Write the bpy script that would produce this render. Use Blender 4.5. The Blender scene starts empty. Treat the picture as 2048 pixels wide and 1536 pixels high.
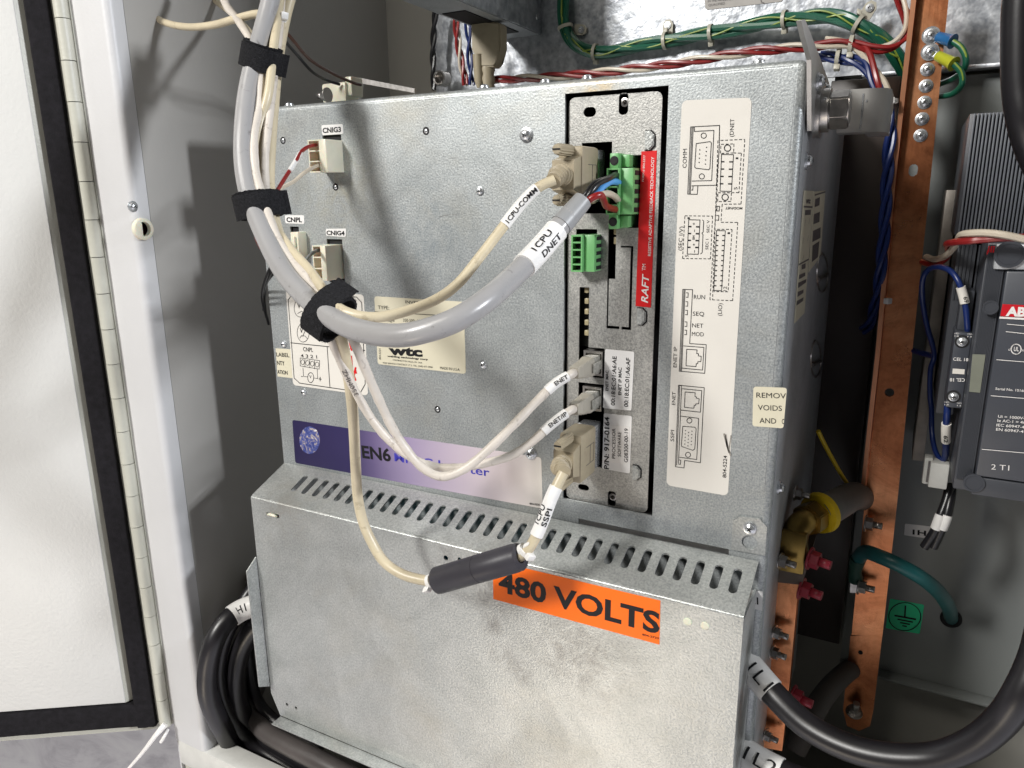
import bpy, bmesh, math, random
from mathutils import Vector, Matrix, Quaternion
import numpy as np
random.seed(3)
V = Vector
scn = bpy.context.scene

# ---------------------------------------------------------------- camera, world, lamps
F_PX, CX, CY, CAMD = 1479.109, 1024.0, 768.0, 0.43
ROT = [[0.88208081, 0.10582841, -0.45905751],
       [0.47097164, -0.22067896, 0.85409982],
       [-0.01091631, -0.96958813, -0.24449886]]        # rows: world X, Y, Z in camera axes (right, down, forward)
cam_d = bpy.data.cameras.new('camera')
cam = bpy.data.objects.new('camera', cam_d)
scn.collection.objects.link(cam)
scn.camera = cam
cam_d.sensor_width = 36
cam_d.lens = F_PX / 2048 * 36
cam_d.clip_start, cam_d.clip_end = 0.02, 60
r_ = [V((ROT[0][k], ROT[1][k], ROT[2][k])) for k in range(3)]   # right, down, forward
mw = Matrix.Identity(4)
for i in range(3):
    mw[i][0], mw[i][1], mw[i][2] = r_[0][i], -r_[1][i], -r_[2][i]
mw.translation = V((0, -CAMD, 0))
cam.matrix_world = mw

w = bpy.data.worlds.new('World'); scn.world = w; w.use_nodes = True
bg = w.node_tree.nodes['Background']
bg.inputs[0].default_value = (0.95, 0.95, 0.92, 1)
bg.inputs[1].default_value = 0.022
scn.view_settings.view_transform = 'Standard'
scn.view_settings.look = 'None'
scn.view_settings.exposure = 0.12

def area(name, loc, target, size, energy, col, sy=None):
    d = bpy.data.lights.new(name, 'AREA'); d.energy = energy; d.color = col
    d.shape = 'RECTANGLE'; d.size = size; d.size_y = sy or size
    o = bpy.data.objects.new(name, d); scn.collection.objects.link(o)
    o.location = loc
    o.rotation_euler = (V(target) - V(loc)).to_track_quat('-Z', 'Y').to_euler()
    return o
area('ceiling_lamp', (-1.15, -1.85, 1.15), (-.2, 0, -.05), .36, 56, (1, .98, .945), .44)
area('side_lamp', (2.3, -.135, .75), (-.5, -.03, -.05), .26, 74, (.92, .95, 1))
area('overhead_lamp', (-.70, -1.5, 1.7), (-.1, .2, 0), .8, 13, (1, .94, .84), .5)
area('added_glare_lamp', (-.46, -1.02, -1.08), (-.15, 0, -.33), .30, 2.1, (1, .86, .66), .25)  # unseen lamp added low down to make the cover's warm glare

# ---------------------------------------------------------------- photograph pixel -> ray -> plane
def ray(px, py):
    c = (px - CX, py - CY, F_PX)
    return V([sum(ROT[i][k] * c[k] for k in range(3)) for i in range(3)])
CO = V((0, -CAMD, 0))
def P(px, py, y=0.0):
    r = ray(px, py); t = (CAMD + y) / r.y; return CO + r * t
def PX(px, py, x):
    r = ray(px, py); return CO + r * (x / r.x)
def PZ(px, py, z):
    r = ray(px, py); return CO + r * (z / r.z)
def PP(px, py, o, n):
    r = ray(px, py); return CO + r * ((o - CO).dot(n) / r.dot(n))
def proj(p):
    d = V(p) - CO
    c = [d.dot(r_[k]) for k in range(3)]
    return CX + F_PX * c[0] / c[2], CY + F_PX * c[1] / c[2]

# ---------------------------------------------------------------- materials
def mat(name):
    m = bpy.data.materials.new(name); m.use_nodes = True
    nt = m.node_tree
    return m, nt, nt.nodes['Principled BSDF']
def nd(nt, t, **kw):
    n = nt.nodes.new(t)
    for k, v in kw.items(): setattr(n, k, v)
    return n
def ramp(nt, fac, stops):
    n = nd(nt, 'ShaderNodeValToRGB'); cr = n.color_ramp
    while len(cr.elements) < len(stops): cr.elements.new(.5)
    for e, (p, c) in zip(cr.elements, stops):
        e.position = p; e.color = (*c, 1) if len(c) == 3 else c
    nt.links.new(fac, n.inputs[0]); return n.outputs[0]
def coords(nt, scale=(1, 1, 1)):
    tc = nd(nt, 'ShaderNodeTexCoord'); mp = nd(nt, 'ShaderNodeMapping'); mp.inputs['Scale'].default_value = scale
    nt.links.new(tc.outputs['Object'], mp.inputs[0]); return mp.outputs[0]
def noise(nt, co, scale, detail=3, rough=.5, dist=0):
    n = nd(nt, 'ShaderNodeTexNoise'); n.inputs['Scale'].default_value = scale
    n.inputs['Detail'].default_value = detail; n.inputs['Roughness'].default_value = rough; n.inputs['Distortion'].default_value = dist
    nt.links.new(co, n.inputs['Vector']); return n.outputs['Fac']
def mixc(nt, f, a, b, mode='MIX'):
    n = nd(nt, 'ShaderNodeMix', data_type='RGBA', blend_type=mode)
    for s, v in ((0, f), (6, a), (7, b)):
        if hasattr(v, 'links') or hasattr(v, 'is_output'): nt.links.new(v, n.inputs[s])
        else: n.inputs[s].default_value = v if s == 0 else (*v, 1)
    return n.outputs[2]
def bump(nt, h, s, d, bs):
    b = nd(nt, 'ShaderNodeBump'); b.inputs['Strength'].default_value = s; b.inputs['Distance'].default_value = d
    nt.links.new(h, b.inputs['Height']); nt.links.new(b.outputs[0], bs.inputs['Normal'])
def galv(name, lo, hi, metal=.55, rough=.42, grain=900, bs=.25, stain=.25, scratch=False, stain_shade=(), dent=0):
    m, nt, b = mat(name); co = coords(nt)
    g = noise(nt, co, grain, 2, .6); l = noise(nt, co, 26, 3, .6); s = noise(nt, co, 9, 4, .65, .6)
    c = ramp(nt, g, [(.30, lo), (.70, hi)])
    tone = ramp(nt, l, [(.3, (.86, .87, .87)), (.7, (1, 1, 1))])
    c = mixc(nt, 1.0, c, tone, 'MULTIPLY')
    st = ramp(nt, s, [(.54, (0, 0, 0)), (.80, (1, 1, 1))])
    mm = nd(nt, 'ShaderNodeMath', operation='MULTIPLY'); nt.links.new(st, mm.inputs[0]); mm.inputs[1].default_value = stain
    c = mixc(nt, mm.outputs[0], c, (.42, .37, .27))
    big = ramp(nt, noise(nt, co, 11, 5, .7, 1.0), [(.36, (.80, .80, .80)), (.58, (1, 1, 1))])
    c = mixc(nt, 1.0, c, big, 'MULTIPLY')
    for (pt, rad, col_, amt) in stain_shade:
        sb = nd(nt, 'ShaderNodeVectorMath', operation='DISTANCE'); nt.links.new(co, sb.inputs[0]); sb.inputs[1].default_value = pt
        nn = noise(nt, co, 75, 6, .75, .8)
        a_ = nd(nt, 'ShaderNodeMapRange'); a_.inputs[1].default_value = rad; a_.inputs[2].default_value = 0; nt.links.new(sb.outputs['Value'], a_.inputs[0])
        k_ = nd(nt, 'ShaderNodeMath', operation='MULTIPLY'); nt.links.new(a_.outputs[0], k_.inputs[0]); nt.links.new(ramp(nt, nn, [(.38, (0, 0, 0)), (.62, (1, 1, 1))]), k_.inputs[1])
        k2 = nd(nt, 'ShaderNodeMath', operation='MULTIPLY', use_clamp=True); nt.links.new(k_.outputs[0], k2.inputs[0]); k2.inputs[1].default_value = amt
        c = mixc(nt, k2.outputs[0], c, col_)
    nt.links.new(c, b.inputs['Base Color'])
    b.inputs['Metallic'].default_value = metal
    r = nd(nt, 'ShaderNodeMapRange'); r.inputs[3].default_value = rough - .08; r.inputs[4].default_value = rough + .12
    nt.links.new(g, r.inputs[0]); nt.links.new(r.outputs[0], b.inputs['Roughness'])
    h = g
    if scratch:
        v = nd(nt, 'ShaderNodeTexVoronoi'); v.inputs['Scale'].default_value = 70
        nt.links.new(co, v.inputs['Vector'])
        a2 = nd(nt, 'ShaderNodeMath', operation='ADD'); nt.links.new(g, a2.inputs[0]); nt.links.new(v.outputs['Distance'], a2.inputs[1]); h = a2.outputs[0]
    if dent:
        n5 = noise(nt, co, 14, 2, .5); ad = nd(nt, 'ShaderNodeMath', operation='MULTIPLY_ADD'); nt.links.new(n5, ad.inputs[0]); ad.inputs[1].default_value = dent; nt.links.new(h, ad.inputs[2]); h = ad.outputs[0]
    bump(nt, h, bs, .0006, b)
    return m
def plain(name, col, rough=.5, metal=0, var=.12, scale=60, bs=0, bscale=600, dirt=None, coat=0, sub=0):
    m, nt, b = mat(name); co = coords(nt)
    n = noise(nt, co, scale, 4, .6)
    d = tuple(max(0, c * (1 - var)) for c in col); u = tuple(min(1, c * (1 + var * .5)) for c in col)
    c = ramp(nt, n, [(.3, d), (.7, u)])
    if dirt:
        n2 = noise(nt, co, scale * 2.7, 5, .7, .4)
        f = ramp(nt, n2, [(dirt[1], (0, 0, 0)), (dirt[1] + .14, (1, 1, 1))])
        mm = nd(nt, 'ShaderNodeMath', operation='MULTIPLY'); nt.links.new(f, mm.inputs[0]); mm.inputs[1].default_value = dirt[2]
        c = mixc(nt, mm.outputs[0], c, dirt[0])
    nt.links.new(c, b.inputs['Base Color'])
    b.inputs['Roughness'].default_value = rough; b.inputs['Metallic'].default_value = metal
    b.inputs['Coat Weight'].default_value = coat
    if sub:
        b.inputs['Subsurface Weight'].default_value = sub; b.inputs['Subsurface Scale'].default_value = .003
    if bs: bump(nt, noise(nt, co, bscale, 2, .5), bs, .0005, b)
    return m
G_PANEL = galv('galvanised_panel', (.32, .345, .36), (.58, .605, .60), stain=.42, grain=850, dent=2.5, stain_shade=[(tuple(P(1190, 178)), .022, (.45, .33, .16), .8), (tuple(P(680, 380)), .05, (.40, .36, .24), .5), (tuple(P(860, 480)), .06, (.20, .24, .27), .55), (tuple(P(560, 230)), .035, (.16, .17, .18), .6), (tuple(P(1000, 620)), .06, (.24, .26, .28), .4), (tuple(P(1290, 1060)), .05, (.18, .19, .20), .6)])  # brown spots are stains; blue-grey ones put shadow into the colour
G_COVER = galv('galvanised_cover', (.38, .395, .39), (.60, .61, .59), stain=.30, rough=.36, grain=700, bs=.40, dent=3, stain_shade=[(tuple(P(q_[0], q_[1], -.04)), q_[2], (.17, .16, .15), q_[3]) for q_ in ((965, 1190, .016, .7), (985, 1250, .012, .8), (1005, 1310, .014, .9), (1040, 1345, .014, .7), (1190, 1330, .045, .6), (1120, 1290, .03, .5), (900, 1110, .03, .5), (560, 1010, .03, .5), (1000, 1130, .03, .7))] + [(tuple(P(620, 985, -.02)), .05, (.45, .43, .38), .6)])  # dark spots mix scuffs with the looped cable's painted shadow
G_MOD = galv('galvanised_module', (.32, .32, .31), (.58, .57, .54), stain=.15, grain=950)
G_PLATE = galv('galvanised_backplate', (.34, .36, .40), (.64, .66, .69), metal=.5, rough=.34, grain=160, bs=.55, stain=.2, scratch=True)
G_SIDE = galv('galvanised_side', (.44, .46, .48), (.60, .62, .64), stain=.1, rough=.5)
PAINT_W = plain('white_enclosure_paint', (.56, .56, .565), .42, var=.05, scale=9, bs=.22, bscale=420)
PAINT_S = plain('shaded_side_paint', (.39, .378, .355), .45, var=.06, scale=7, bs=.15, bscale=420)  # enclosure paint darkened to carry the shade on the left wall
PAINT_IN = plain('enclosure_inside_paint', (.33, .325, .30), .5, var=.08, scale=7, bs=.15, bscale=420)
PAINT_D = plain('door_inner_paint', (.59, .585, .56), .38, var=.05, scale=10, bs=.5, bscale=330)
PAINT_H = plain('hinge_beige_paint', (.47, .465, .40), .42, var=.08, scale=30, bs=.35, bscale=500)
GASKET = plain('black_foam_gasket', (.009, .008, .010), .9, var=.5, scale=200, bs=.6, bscale=900)
GREYPANEL = plain('grey_painted_panel', (.23, .245, .24), .4, var=.06, scale=8, bs=.12, bscale=500)
BEIGE = plain('beige_cable_jacket', (.54, .47, .33), .38, var=.12, scale=45, dirt=((.20, .15, .09), .58, .6), bs=.10)
IVORY = plain('ivory_cable_jacket', (.58, .53, .47), .42, var=.10, scale=60, dirt=((.20, .16, .13), .58, .65), bs=.14)
TAN = plain('tan_connector_plastic', (.36, .305, .21), .5, var=.14, scale=70, dirt=((.16, .12, .07), .62, .5), bs=.12)
GREYJ = plain('grey_cable_jacket', (.305, .30, .30), .30, var=.05, scale=40, dirt=((.10, .09, .085), .60, .75), bs=.10)
SHRINK = plain('grey_shrink_tube', (.26, .265, .27), .42, var=.08)
SLEEVE = plain('white_wire_marker', (.74, .73, .71), .35, var=.05, dirt=((.4, .35, .3), .7, .4))
VELCRO = plain('black_hook_and_loop', (.014, .014, .016), .95, var=.7, scale=900, bs=1.0, bscale=1500)
FERR = plain('dark_grey_plastic', (.040, .038, .045), .40, var=.12, scale=70, bs=.06)
INK = plain('black_print', (.012, .012, .014), .5, var=.1)
INKG = plain('worn_black_print', (.12, .11, .11), .5, var=.3, scale=500)
DARK = plain('dark_opening', (.004, .004, .005), .7, var=.2)
STICK = plain('cream_sticker', (.70, .675, .625), .42, var=.05, scale=14, dirt=((.45, .40, .33), .66, .35))
STICKY = plain('yellowed_sticker', (.66, .62, .48), .42, var=.05, scale=20, dirt=((.40, .35, .25), .66, .35))
STICKW = plain('white_sticker', (.78, .77, .76), .38, var=.04, scale=20)
RED = plain('red_print', (.66, .012, .014), .35, var=.06)
ORANGE = plain('orange_sticker', (.98, .16, .004), .36, var=.05, scale=25)
WHITEINK = plain('white_print', (.80, .78, .76), .4, var=.04)
PCBG = plain('green_terminal_plastic', (.15, .40, .15), .38, var=.08, scale=90, dirt=((.35, .5, .3), .7, .3))
NYLON = plain('natural_nylon_plastic', (.70, .68, .55), .35, var=.07, sub=.25)
STEEL = plain('zinc_plated_steel', (.72, .74, .76), .26, .85, var=.25, scale=300)
STEELD = plain('dull_steel', (.52, .50, .48), .35, 1, var=.3, scale=200)
ALU = plain('machined_aluminium', (.46, .45, .43), .42, .8, var=.08, scale=100)
COPPER, nt, b = mat('copper_bar'); co = coords(nt)
c1_ = ramp(nt, noise(nt, co, 9, 6, .7, .8), [(.34, (.34, .12, .055)), (.50, (.62, .235, .105)), (.66, (.86, .40, .20))])
c2_ = ramp(nt, noise(nt, coords(nt, (1, 1, .06)), 260, 4, .6), [(.3, (.90, .90, .90)), (.7, (1, 1, 1))])
c1_ = mixc(nt, 1.0, c1_, c2_, 'MULTIPLY'); c1_ = mixc(nt, 1.0, c1_, ramp(nt, noise(nt, co, 55, 6, .8, .5), [(.32, (.72, .68, .66)), (.50, (1, 1, 1))]), 'MULTIPLY')
nt.links.new(c1_, b.inputs['Base Color']); b.inputs['Metallic'].default_value = 1
mr_ = nd(nt, 'ShaderNodeMapRange'); mr_.inputs[3].default_value = .16; mr_.inputs[4].default_value = .46; nt.links.new(noise(nt, co, 22, 5, .7), mr_.inputs[0]); nt.links.new(mr_.outputs[0], b.inputs['Roughness'])
bump(nt, noise(nt, coords(nt, (1, 1, .1)), 300, 3, .6), .15, .0005, b)
COPPERE = plain('copper_cut_edge', (.90, .42, .24), .3, 1, var=.1)
BRASS = plain('brass', (.34, .23, .07), .34, 1, var=.25, scale=60)
YELLOW = plain('yellow_plastic', (.75, .52, .01), .4)
HOSE = plain('grey_rubber_hose', (.17, .16, .15), .5, var=.12, bs=.1)
BLKW = plain('black_wire_jacket', (.012, .012, .014), .30, var=.3)
BLKC = plain('black_power_cable_jacket', (.012, .011, .013), .36, var=.35, scale=30, bs=.05)
REDW = plain('red_wire', (.22, .012, .012), .32)
WHTW = plain('white_wire', (.52, .46, .37), .35)
BLUW = plain('blue_wire', (.008, .022, .115), .35)
SKYW = plain('light_blue_wire', (.10, .34, .72), .35)
GRNW = plain('green_wire', (.008, .095, .055), .32)
TEALW = plain('teal_ground_cable', (.015, .11, .115), .4)
YELS = plain('yellow_stripe', (.22, .30, .04), .4)
BRNW = plain('brown_wire', (.07, .03, .02), .4)
CONT = plain('charcoal_contactor_plastic', (.046, .050, .060), .45, var=.08, bs=.08)
CONTL = plain('charcoal_label_face', (.048, .053, .066), .38, var=.05)
ABBRED = plain('red_logo_print', (.58, .01, .02), .35)
REDT = plain('red_torque_paint', (.33, .03, .05), .4)
CLIP = plain('translucent_nylon_clip', (.42, .40, .33), .4)
EARTHG = plain('green_earth_sticker', (.01, .80, .36), .4)
BLUECR = plain('blue_crimp_sleeve', (.02, .12, .30), .3)
YELCR = plain('yellow_crimp_sleeve', (.42, .44, .03), .3)
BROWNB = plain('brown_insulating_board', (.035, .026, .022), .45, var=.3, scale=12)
TEAL = plain('teal_varnished_core', (.10, .40, .50), .3, var=.5, scale=60)
for m_ in (INK, ORANGE, FERR, GASKET, VELCRO): m_.node_tree.nodes['Principled BSDF'].inputs['Specular IOR Level'].default_value = .22
FLOORM, nt, b = mat('marbled_concrete'); co = coords(nt, (1, 2.6, 1))
n1 = noise(nt, co, 5, 6, .65, 1.5)
nt.links.new(ramp(nt, n1, [(.32, (.62, .60, .66)), (.5, (.82, .80, .86)), (.7, (.90, .89, .93))]), b.inputs['Base Color'])
b.inputs['Roughness'].default_value = .45

# ---------------------------------------------------------------- object helpers
WO = {}
def link(o, parent=None, world=(0, 0, 0)):
    scn.collection.objects.link(o)
    w_ = V(world); WO[o.name] = w_.copy()
    if parent is not None:
        o.parent = parent; o.location = w_ - WO[parent.name]
    else:
        o.location = w_
    return o
def thing(name, label, cat, loc=(0, 0, 0), group=None):
    o = bpy.data.objects.new(name, None); o.empty_display_size = .02
    link(o, None, loc); o['label'] = label; o['category'] = cat
    if group: o['group'] = group
    return o
class MB:
    def __init__(s): s.bm = bmesh.new(); s.mi = 0
    def _new(s, geom_faces):
        for f in geom_faces: f.material_index = s.mi
    def faces(s, verts, faces, smooth=False):
        vs = [s.bm.verts.new(v) for v in verts]; out = []
        for f in faces:
            try: g = s.bm.faces.new([vs[i] for i in f])
            except ValueError: continue
            g.material_index = s.mi; g.smooth = smooth; out.append(g)
        return out
    def box(s, lo, hi, bev=0, M=None):
        x0, y0, z0 = lo; x1, y1, z1 = hi
        vv = [(x0, y0, z0), (x1, y0, z0), (x1, y1, z0), (x0, y1, z0), (x0, y0, z1), (x1, y0, z1), (x1, y1, z1), (x0, y1, z1)]
        if M is not None: vv = [M @ V(v) for v in vv]
        fs = s.faces(vv, [(0, 3, 2, 1), (4, 5, 6, 7), (0, 1, 5, 4), (1, 2, 6, 5), (2, 3, 7, 6), (3, 0, 4, 7)])
        if bev:
            ed = {e for f in fs for e in f.edges}
            r = bmesh.ops.bevel(s.bm, geom=list(ed), offset=bev, segments=2, affect='EDGES', profile=.5)
            for f in r['faces']: f.material_index = s.mi
        return s
    def tube(s, pts, r, seg=12, caps=True, r2=None, radii=None, squash=None):
        pts = [V(p) for p in pts]; n = len(pts)
        T = [(pts[min(i + 1, n - 1)] - pts[max(i - 1, 0)]).normalized() for i in range(n)]
        up = V((0, 0, 1)) if abs(T[0].z) < .9 else V((1, 0, 0))
        N = (up - T[0] * up.dot(T[0])).normalized(); rings = []
        for i in range(n):
            N = (N - T[i] * N.dot(T[i])).normalized(); B = T[i].cross(N)
            rr = radii[i] if radii else (r if r2 is None else r + (r2 - r) * i / (n - 1))
            rings.append([s.bm.verts.new(pts[i] + (N * math.cos(2 * math.pi * k / seg) + B * math.sin(2 * math.pi * k / seg)) * rr) for k in range(seg)])
        for i in range(n - 1):
            for k in range(seg):
                f = s.bm.faces.new((rings[i][k], rings[i][(k + 1) % seg], rings[i + 1][(k + 1) % seg], rings[i + 1][k]))
                f.smooth = True; f.material_index = s.mi
        if caps:
            for rg in (list(reversed(rings[0])), rings[-1]):
                f = s.bm.faces.new(rg); f.material_index = s.mi
        return s
    def cyl(s, a, b, r, seg=20, r2=None, flat=False):
        a, b = V(a), V(b); s0 = len(s.bm.faces)
        s.tube([a, b], r, seg, True, r2)
        s.bm.faces.ensure_lookup_table()
        if flat:
            for f in s.bm.faces[s0:]: f.smooth = False
        return s
    def lathe(s, o, axis, prof, seg=24):       # prof: (distance along axis, radius)
        o = V(o); ax = V(axis).normalized()
        up = V((0, 0, 1)) if abs(ax.z) < .9 else V((1, 0, 0))
        N = (up - ax * up.dot(ax)).normalized(); B = ax.cross(N); rings = []
        for (h, r) in prof:
            rings.append([s.bm.verts.new(o + ax * h + (N * math.cos(2 * math.pi * k / seg) + B * math.sin(2 * math.pi * k / seg)) * max(r, 1e-5)) for k in range(seg)])
        for i in range(len(prof) - 1):
            sm = True
            for k in range(seg):
                f = s.bm.faces.new((rings[i][k], rings[i][(k + 1) % seg], rings[i + 1][(k + 1) % seg], rings[i + 1][k]))
                f.smooth = sm; f.material_index = s.mi
        for rg in (list(reversed(rings[0])), rings[-1]):
            f = s.bm.faces.new(rg); f.material_index = s.mi
        return s
    def prism(s, poly, d):                      # poly: 3D points in a plane, extruded by vector d
        n = len(poly); vv = [V(p) for p in poly] + [V(p) + V(d) for p in poly]
        s.faces(vv, [tuple(range(n)), tuple(reversed(range(n, 2 * n)))] + [(i, i + n, (i + 1) % n + n, (i + 1) % n) for i in range(n)])
        return s
    def build(s, name, mats, parent=None, label=None, world=(0, 0, 0), keep=False, norm=True, **props):
        if norm: bmesh.ops.recalc_face_normals(s.bm, faces=list(s.bm.faces))
        me = bpy.data.meshes.new(name); s.bm.to_mesh(me); s.bm.free()
        return mkobj(name, me, mats, parent, label, world, **props)
def mkobj(name, me, mats, parent=None, label=None, world=(0, 0, 0), **props):
    me.materials.clear()
    for m in (mats if isinstance(mats, (list, tuple)) else [mats]): me.materials.append(m)
    o = bpy.data.objects.new(name, me)
    link(o, parent, world)
    if label: o['label'] = label
    for k, v in props.items(): o[k] = v
    if len(me.polygons) < 60000: sharp(o, 38)
    return o
def sharp(o, ang=35):
    me = o.data
    try: me.set_sharp_from_angle(angle=math.radians(ang))
    except Exception: pass
    return o
def smooth(pts, n=8):
    pts = [V(p) for p in pts]; q = [pts[0] * 2 - pts[1]] + pts + [pts[-1] * 2 - pts[-2]]; out = []
    for i in range(1, len(q) - 2):
        for k in range(n):
            t = k / n; a, b_, c, d = q[i - 1], q[i], q[i + 1], q[i + 2]
            out.append(.5 * ((2 * b_) + (c - a) * t + (2 * a - 5 * b_ + 4 * c - d) * t * t + (3 * b_ - a - 3 * c + d) * t ** 3))
    out.append(pts[-1]); return out
def W(*pts): return [P(*p) for p in pts]
def near(path, px, py): return min(range(len(path)), key=lambda i: (proj(path[i])[0] - px) ** 2 + (proj(path[i])[1] - py) ** 2)
def sub(path, a, b):
    i, j = sorted((near(path, *a), near(path, *b))); return path[i:max(j, i + 1) + 1]

# flat plate with holes, in the X-Z plane; 2D points are (X, Z)
def plate_mesh(outer, holes, t, y0):
    cu = bpy.data.curves.new('c', 'CURVE'); cu.dimensions = '2D'; cu.fill_mode = 'BOTH'; cu.extrude = t / 2
    for lp in [outer] + holes:
        sp = cu.splines.new('POLY'); sp.points.add(len(lp) - 1)
        for p, q in zip(sp.points, lp): p.co = (q[0], q[1], 0, 1)
        sp.use_cyclic_u = True
    o = bpy.data.objects.new('c', cu); me = bpy.data.meshes.new_from_object(o)
    bpy.data.objects.remove(o); bpy.data.curves.remove(cu)
    for v in me.vertices:
        x, z, h = v.co; v.co = (x, y0 + t / 2 - h, z)
    return me
def rr(x0, z0, x1, z1, r, n=5):
    out = []
    for (cx, cz, a0) in ((x1 - r, z1 - r, 0), (x0 + r, z1 - r, 90), (x0 + r, z0 + r, 180), (x1 - r, z0 + r, 270)):
        for k in range(n + 1):
            a = math.radians(a0 + 90 * k / n); out.append((cx + r * math.cos(a), cz + r * math.sin(a)))
    return out
def circ(cx, cz, r, n=14): return [(cx + r * math.cos(2 * math.pi * k / n), cz + r * math.sin(2 * math.pi * k / n)) for k in range(n)]
def xz(px, py, y=0.0):
    p = P(px, py, y); return (p.x, p.z)
def rpx(x0, y0, x1, y1, y=0.0, r=.0):          # axis aligned rect on the front plane from photo corners (left,top,right,bottom)
    a, b_ = xz(x0, y0, y), xz(x1, y1, y)
    X0, X1 = min(a[0], b_[0]), max(a[0], b_[0]); Z0, Z1 = min(a[1], b_[1]), max(a[1], b_[1])
    return rr(X0, Z0, X1, Z1, r) if r else [(X0, Z0), (X1, Z0), (X1, Z1), (X0, Z1)]

# stickers: thin slabs following photo corners on a plane function
def sticker(name, pf, corners, m, parent, off=.0003, r=.0015, label=None, th=.0003):
    c = [pf(*q) for q in corners]                # TL TR BR BL
    nrm = (c[1] - c[0]).cross(c[3] - c[0]).normalized()
    if nrm.dot(CO - c[0]) < 0: nrm = -nrm
    poly = []
    if r:
        for i in range(4):
            a, o, b_ = c[i - 1], c[i], c[(i + 1) % 4]
            u, v_ = (a - o).normalized(), (b_ - o).normalized()
            for k in range(5):
                t = k / 4 * math.pi / 2
                poly.append(o + u * r * (1 - math.sin(t)) + v_ * r * (1 - math.cos(t)))
    else: poly = c
    m_ = MB(); m_.prism([p + nrm * (off - th) for p in poly], nrm * th)
    o = m_.build(name, m, parent, label)
    return o, nrm
class Ink:
    def __init__(s, pf, off, wid=.00035):
        s.pf, s.off, s.w, s.m = pf, off, wid, MB()
        a, b_, c = pf(1200, 700), pf(1300, 700), pf(1200, 800)
        s.n = (b_ - a).cross(c - a).normalized()
        if s.n.dot(CO - a) < 0: s.n = -s.n
    def line(s, *pts, close=False, w=None, dash=None):
        w = (w or s.w) / 2
        q = [s.pf(*p) for p in pts]
        if close: q.append(q[0])
        for a, b_ in zip(q, q[1:]):
            L = (b_ - a).length
            if L < 1e-6: continue
            d = (b_ - a) / L; sd = d.cross(s.n) * w
            segs = [(0, L)]
            if dash:
                segs = []; t = 0
                while t < L: segs.append((t, min(t + dash, L))); t += dash * 1.55
            for t0, t1 in segs:
                t0e, t1e = (t0 - w * .5, t1 + w * .5) if not dash else (t0, t1)
                s.m.faces([a + d * t0e - sd + s.n * s.off, a + d * t1e - sd + s.n * s.off, a + d * t1e + sd + s.n * s.off, a + d * t0e + sd + s.n * s.off], [(0, 1, 2, 3)])
        return s
    def fill(s, *pts):
        s.m.faces([s.pf(*p) + s.n * s.off for p in pts], [tuple(range(len(pts)))]); return s
    def ring(s, cx, cy, rx, ry=None, w=None, n=20, dash=None):
        ry = ry or rx
        return s.line(*[(cx + rx * math.cos(2 * math.pi * k / n), cy + ry * math.sin(2 * math.pi * k / n)) for k in range(n)], close=True, w=w)
    def dot(s, cx, cy, r, n=8):
        return s.fill(*[(cx + r * math.cos(2 * math.pi * k / n), cy + r * math.sin(2 * math.pi * k / n)) for k in range(n)])
    def text(s, txt, S, E, T, bold=.0, shear=0):
        o, e, t = s.pf(*S), s.pf(*E), s.pf(*T)
        put_text(s.m, txt, o + s.n * s.off, e + s.n * s.off, t + s.n * s.off, bold, shear); return s
    def done(s, parent, m=None, name='lettering', label=None):
        return s.m.build(name, m or INK, parent, label, norm=False)
_tc = {}
def text_geo(txt, bold, shear):
    k = (txt, bold, shear)
    if k in _tc: return _tc[k]
    cu = bpy.data.curves.new('t', 'FONT'); cu.body = txt; cu.offset = bold; cu.shear = shear; cu.resolution_u = 3
    o = bpy.data.objects.new('t', cu); me = bpy.data.meshes.new_from_object(o)
    vs = [tuple(v.co) for v in me.vertices]; fs = [tuple(p.vertices) for p in me.polygons]
    bpy.data.objects.remove(o); bpy.data.curves.remove(cu); bpy.data.meshes.remove(me)
    _tc[k] = (vs, fs); return _tc[k]
def put_text(m, txt, o, e, t, bold=0, shear=0):
    vs, fs = text_geo(txt, bold, shear)
    x0, x1 = min(v[0] for v in vs), max(v[0] for v in vs)
    u = e - o; L = u.length; u = u / L; v_ = (t - o); v_ = v_ - u * v_.dot(u); H = v_.length; v_ = v_ / H
    cap = .73
    m.faces([o + u * ((v[0] - x0) / (x1 - x0) * L) + v_ * (v[1] / cap * H) for v in vs], fs)
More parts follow.
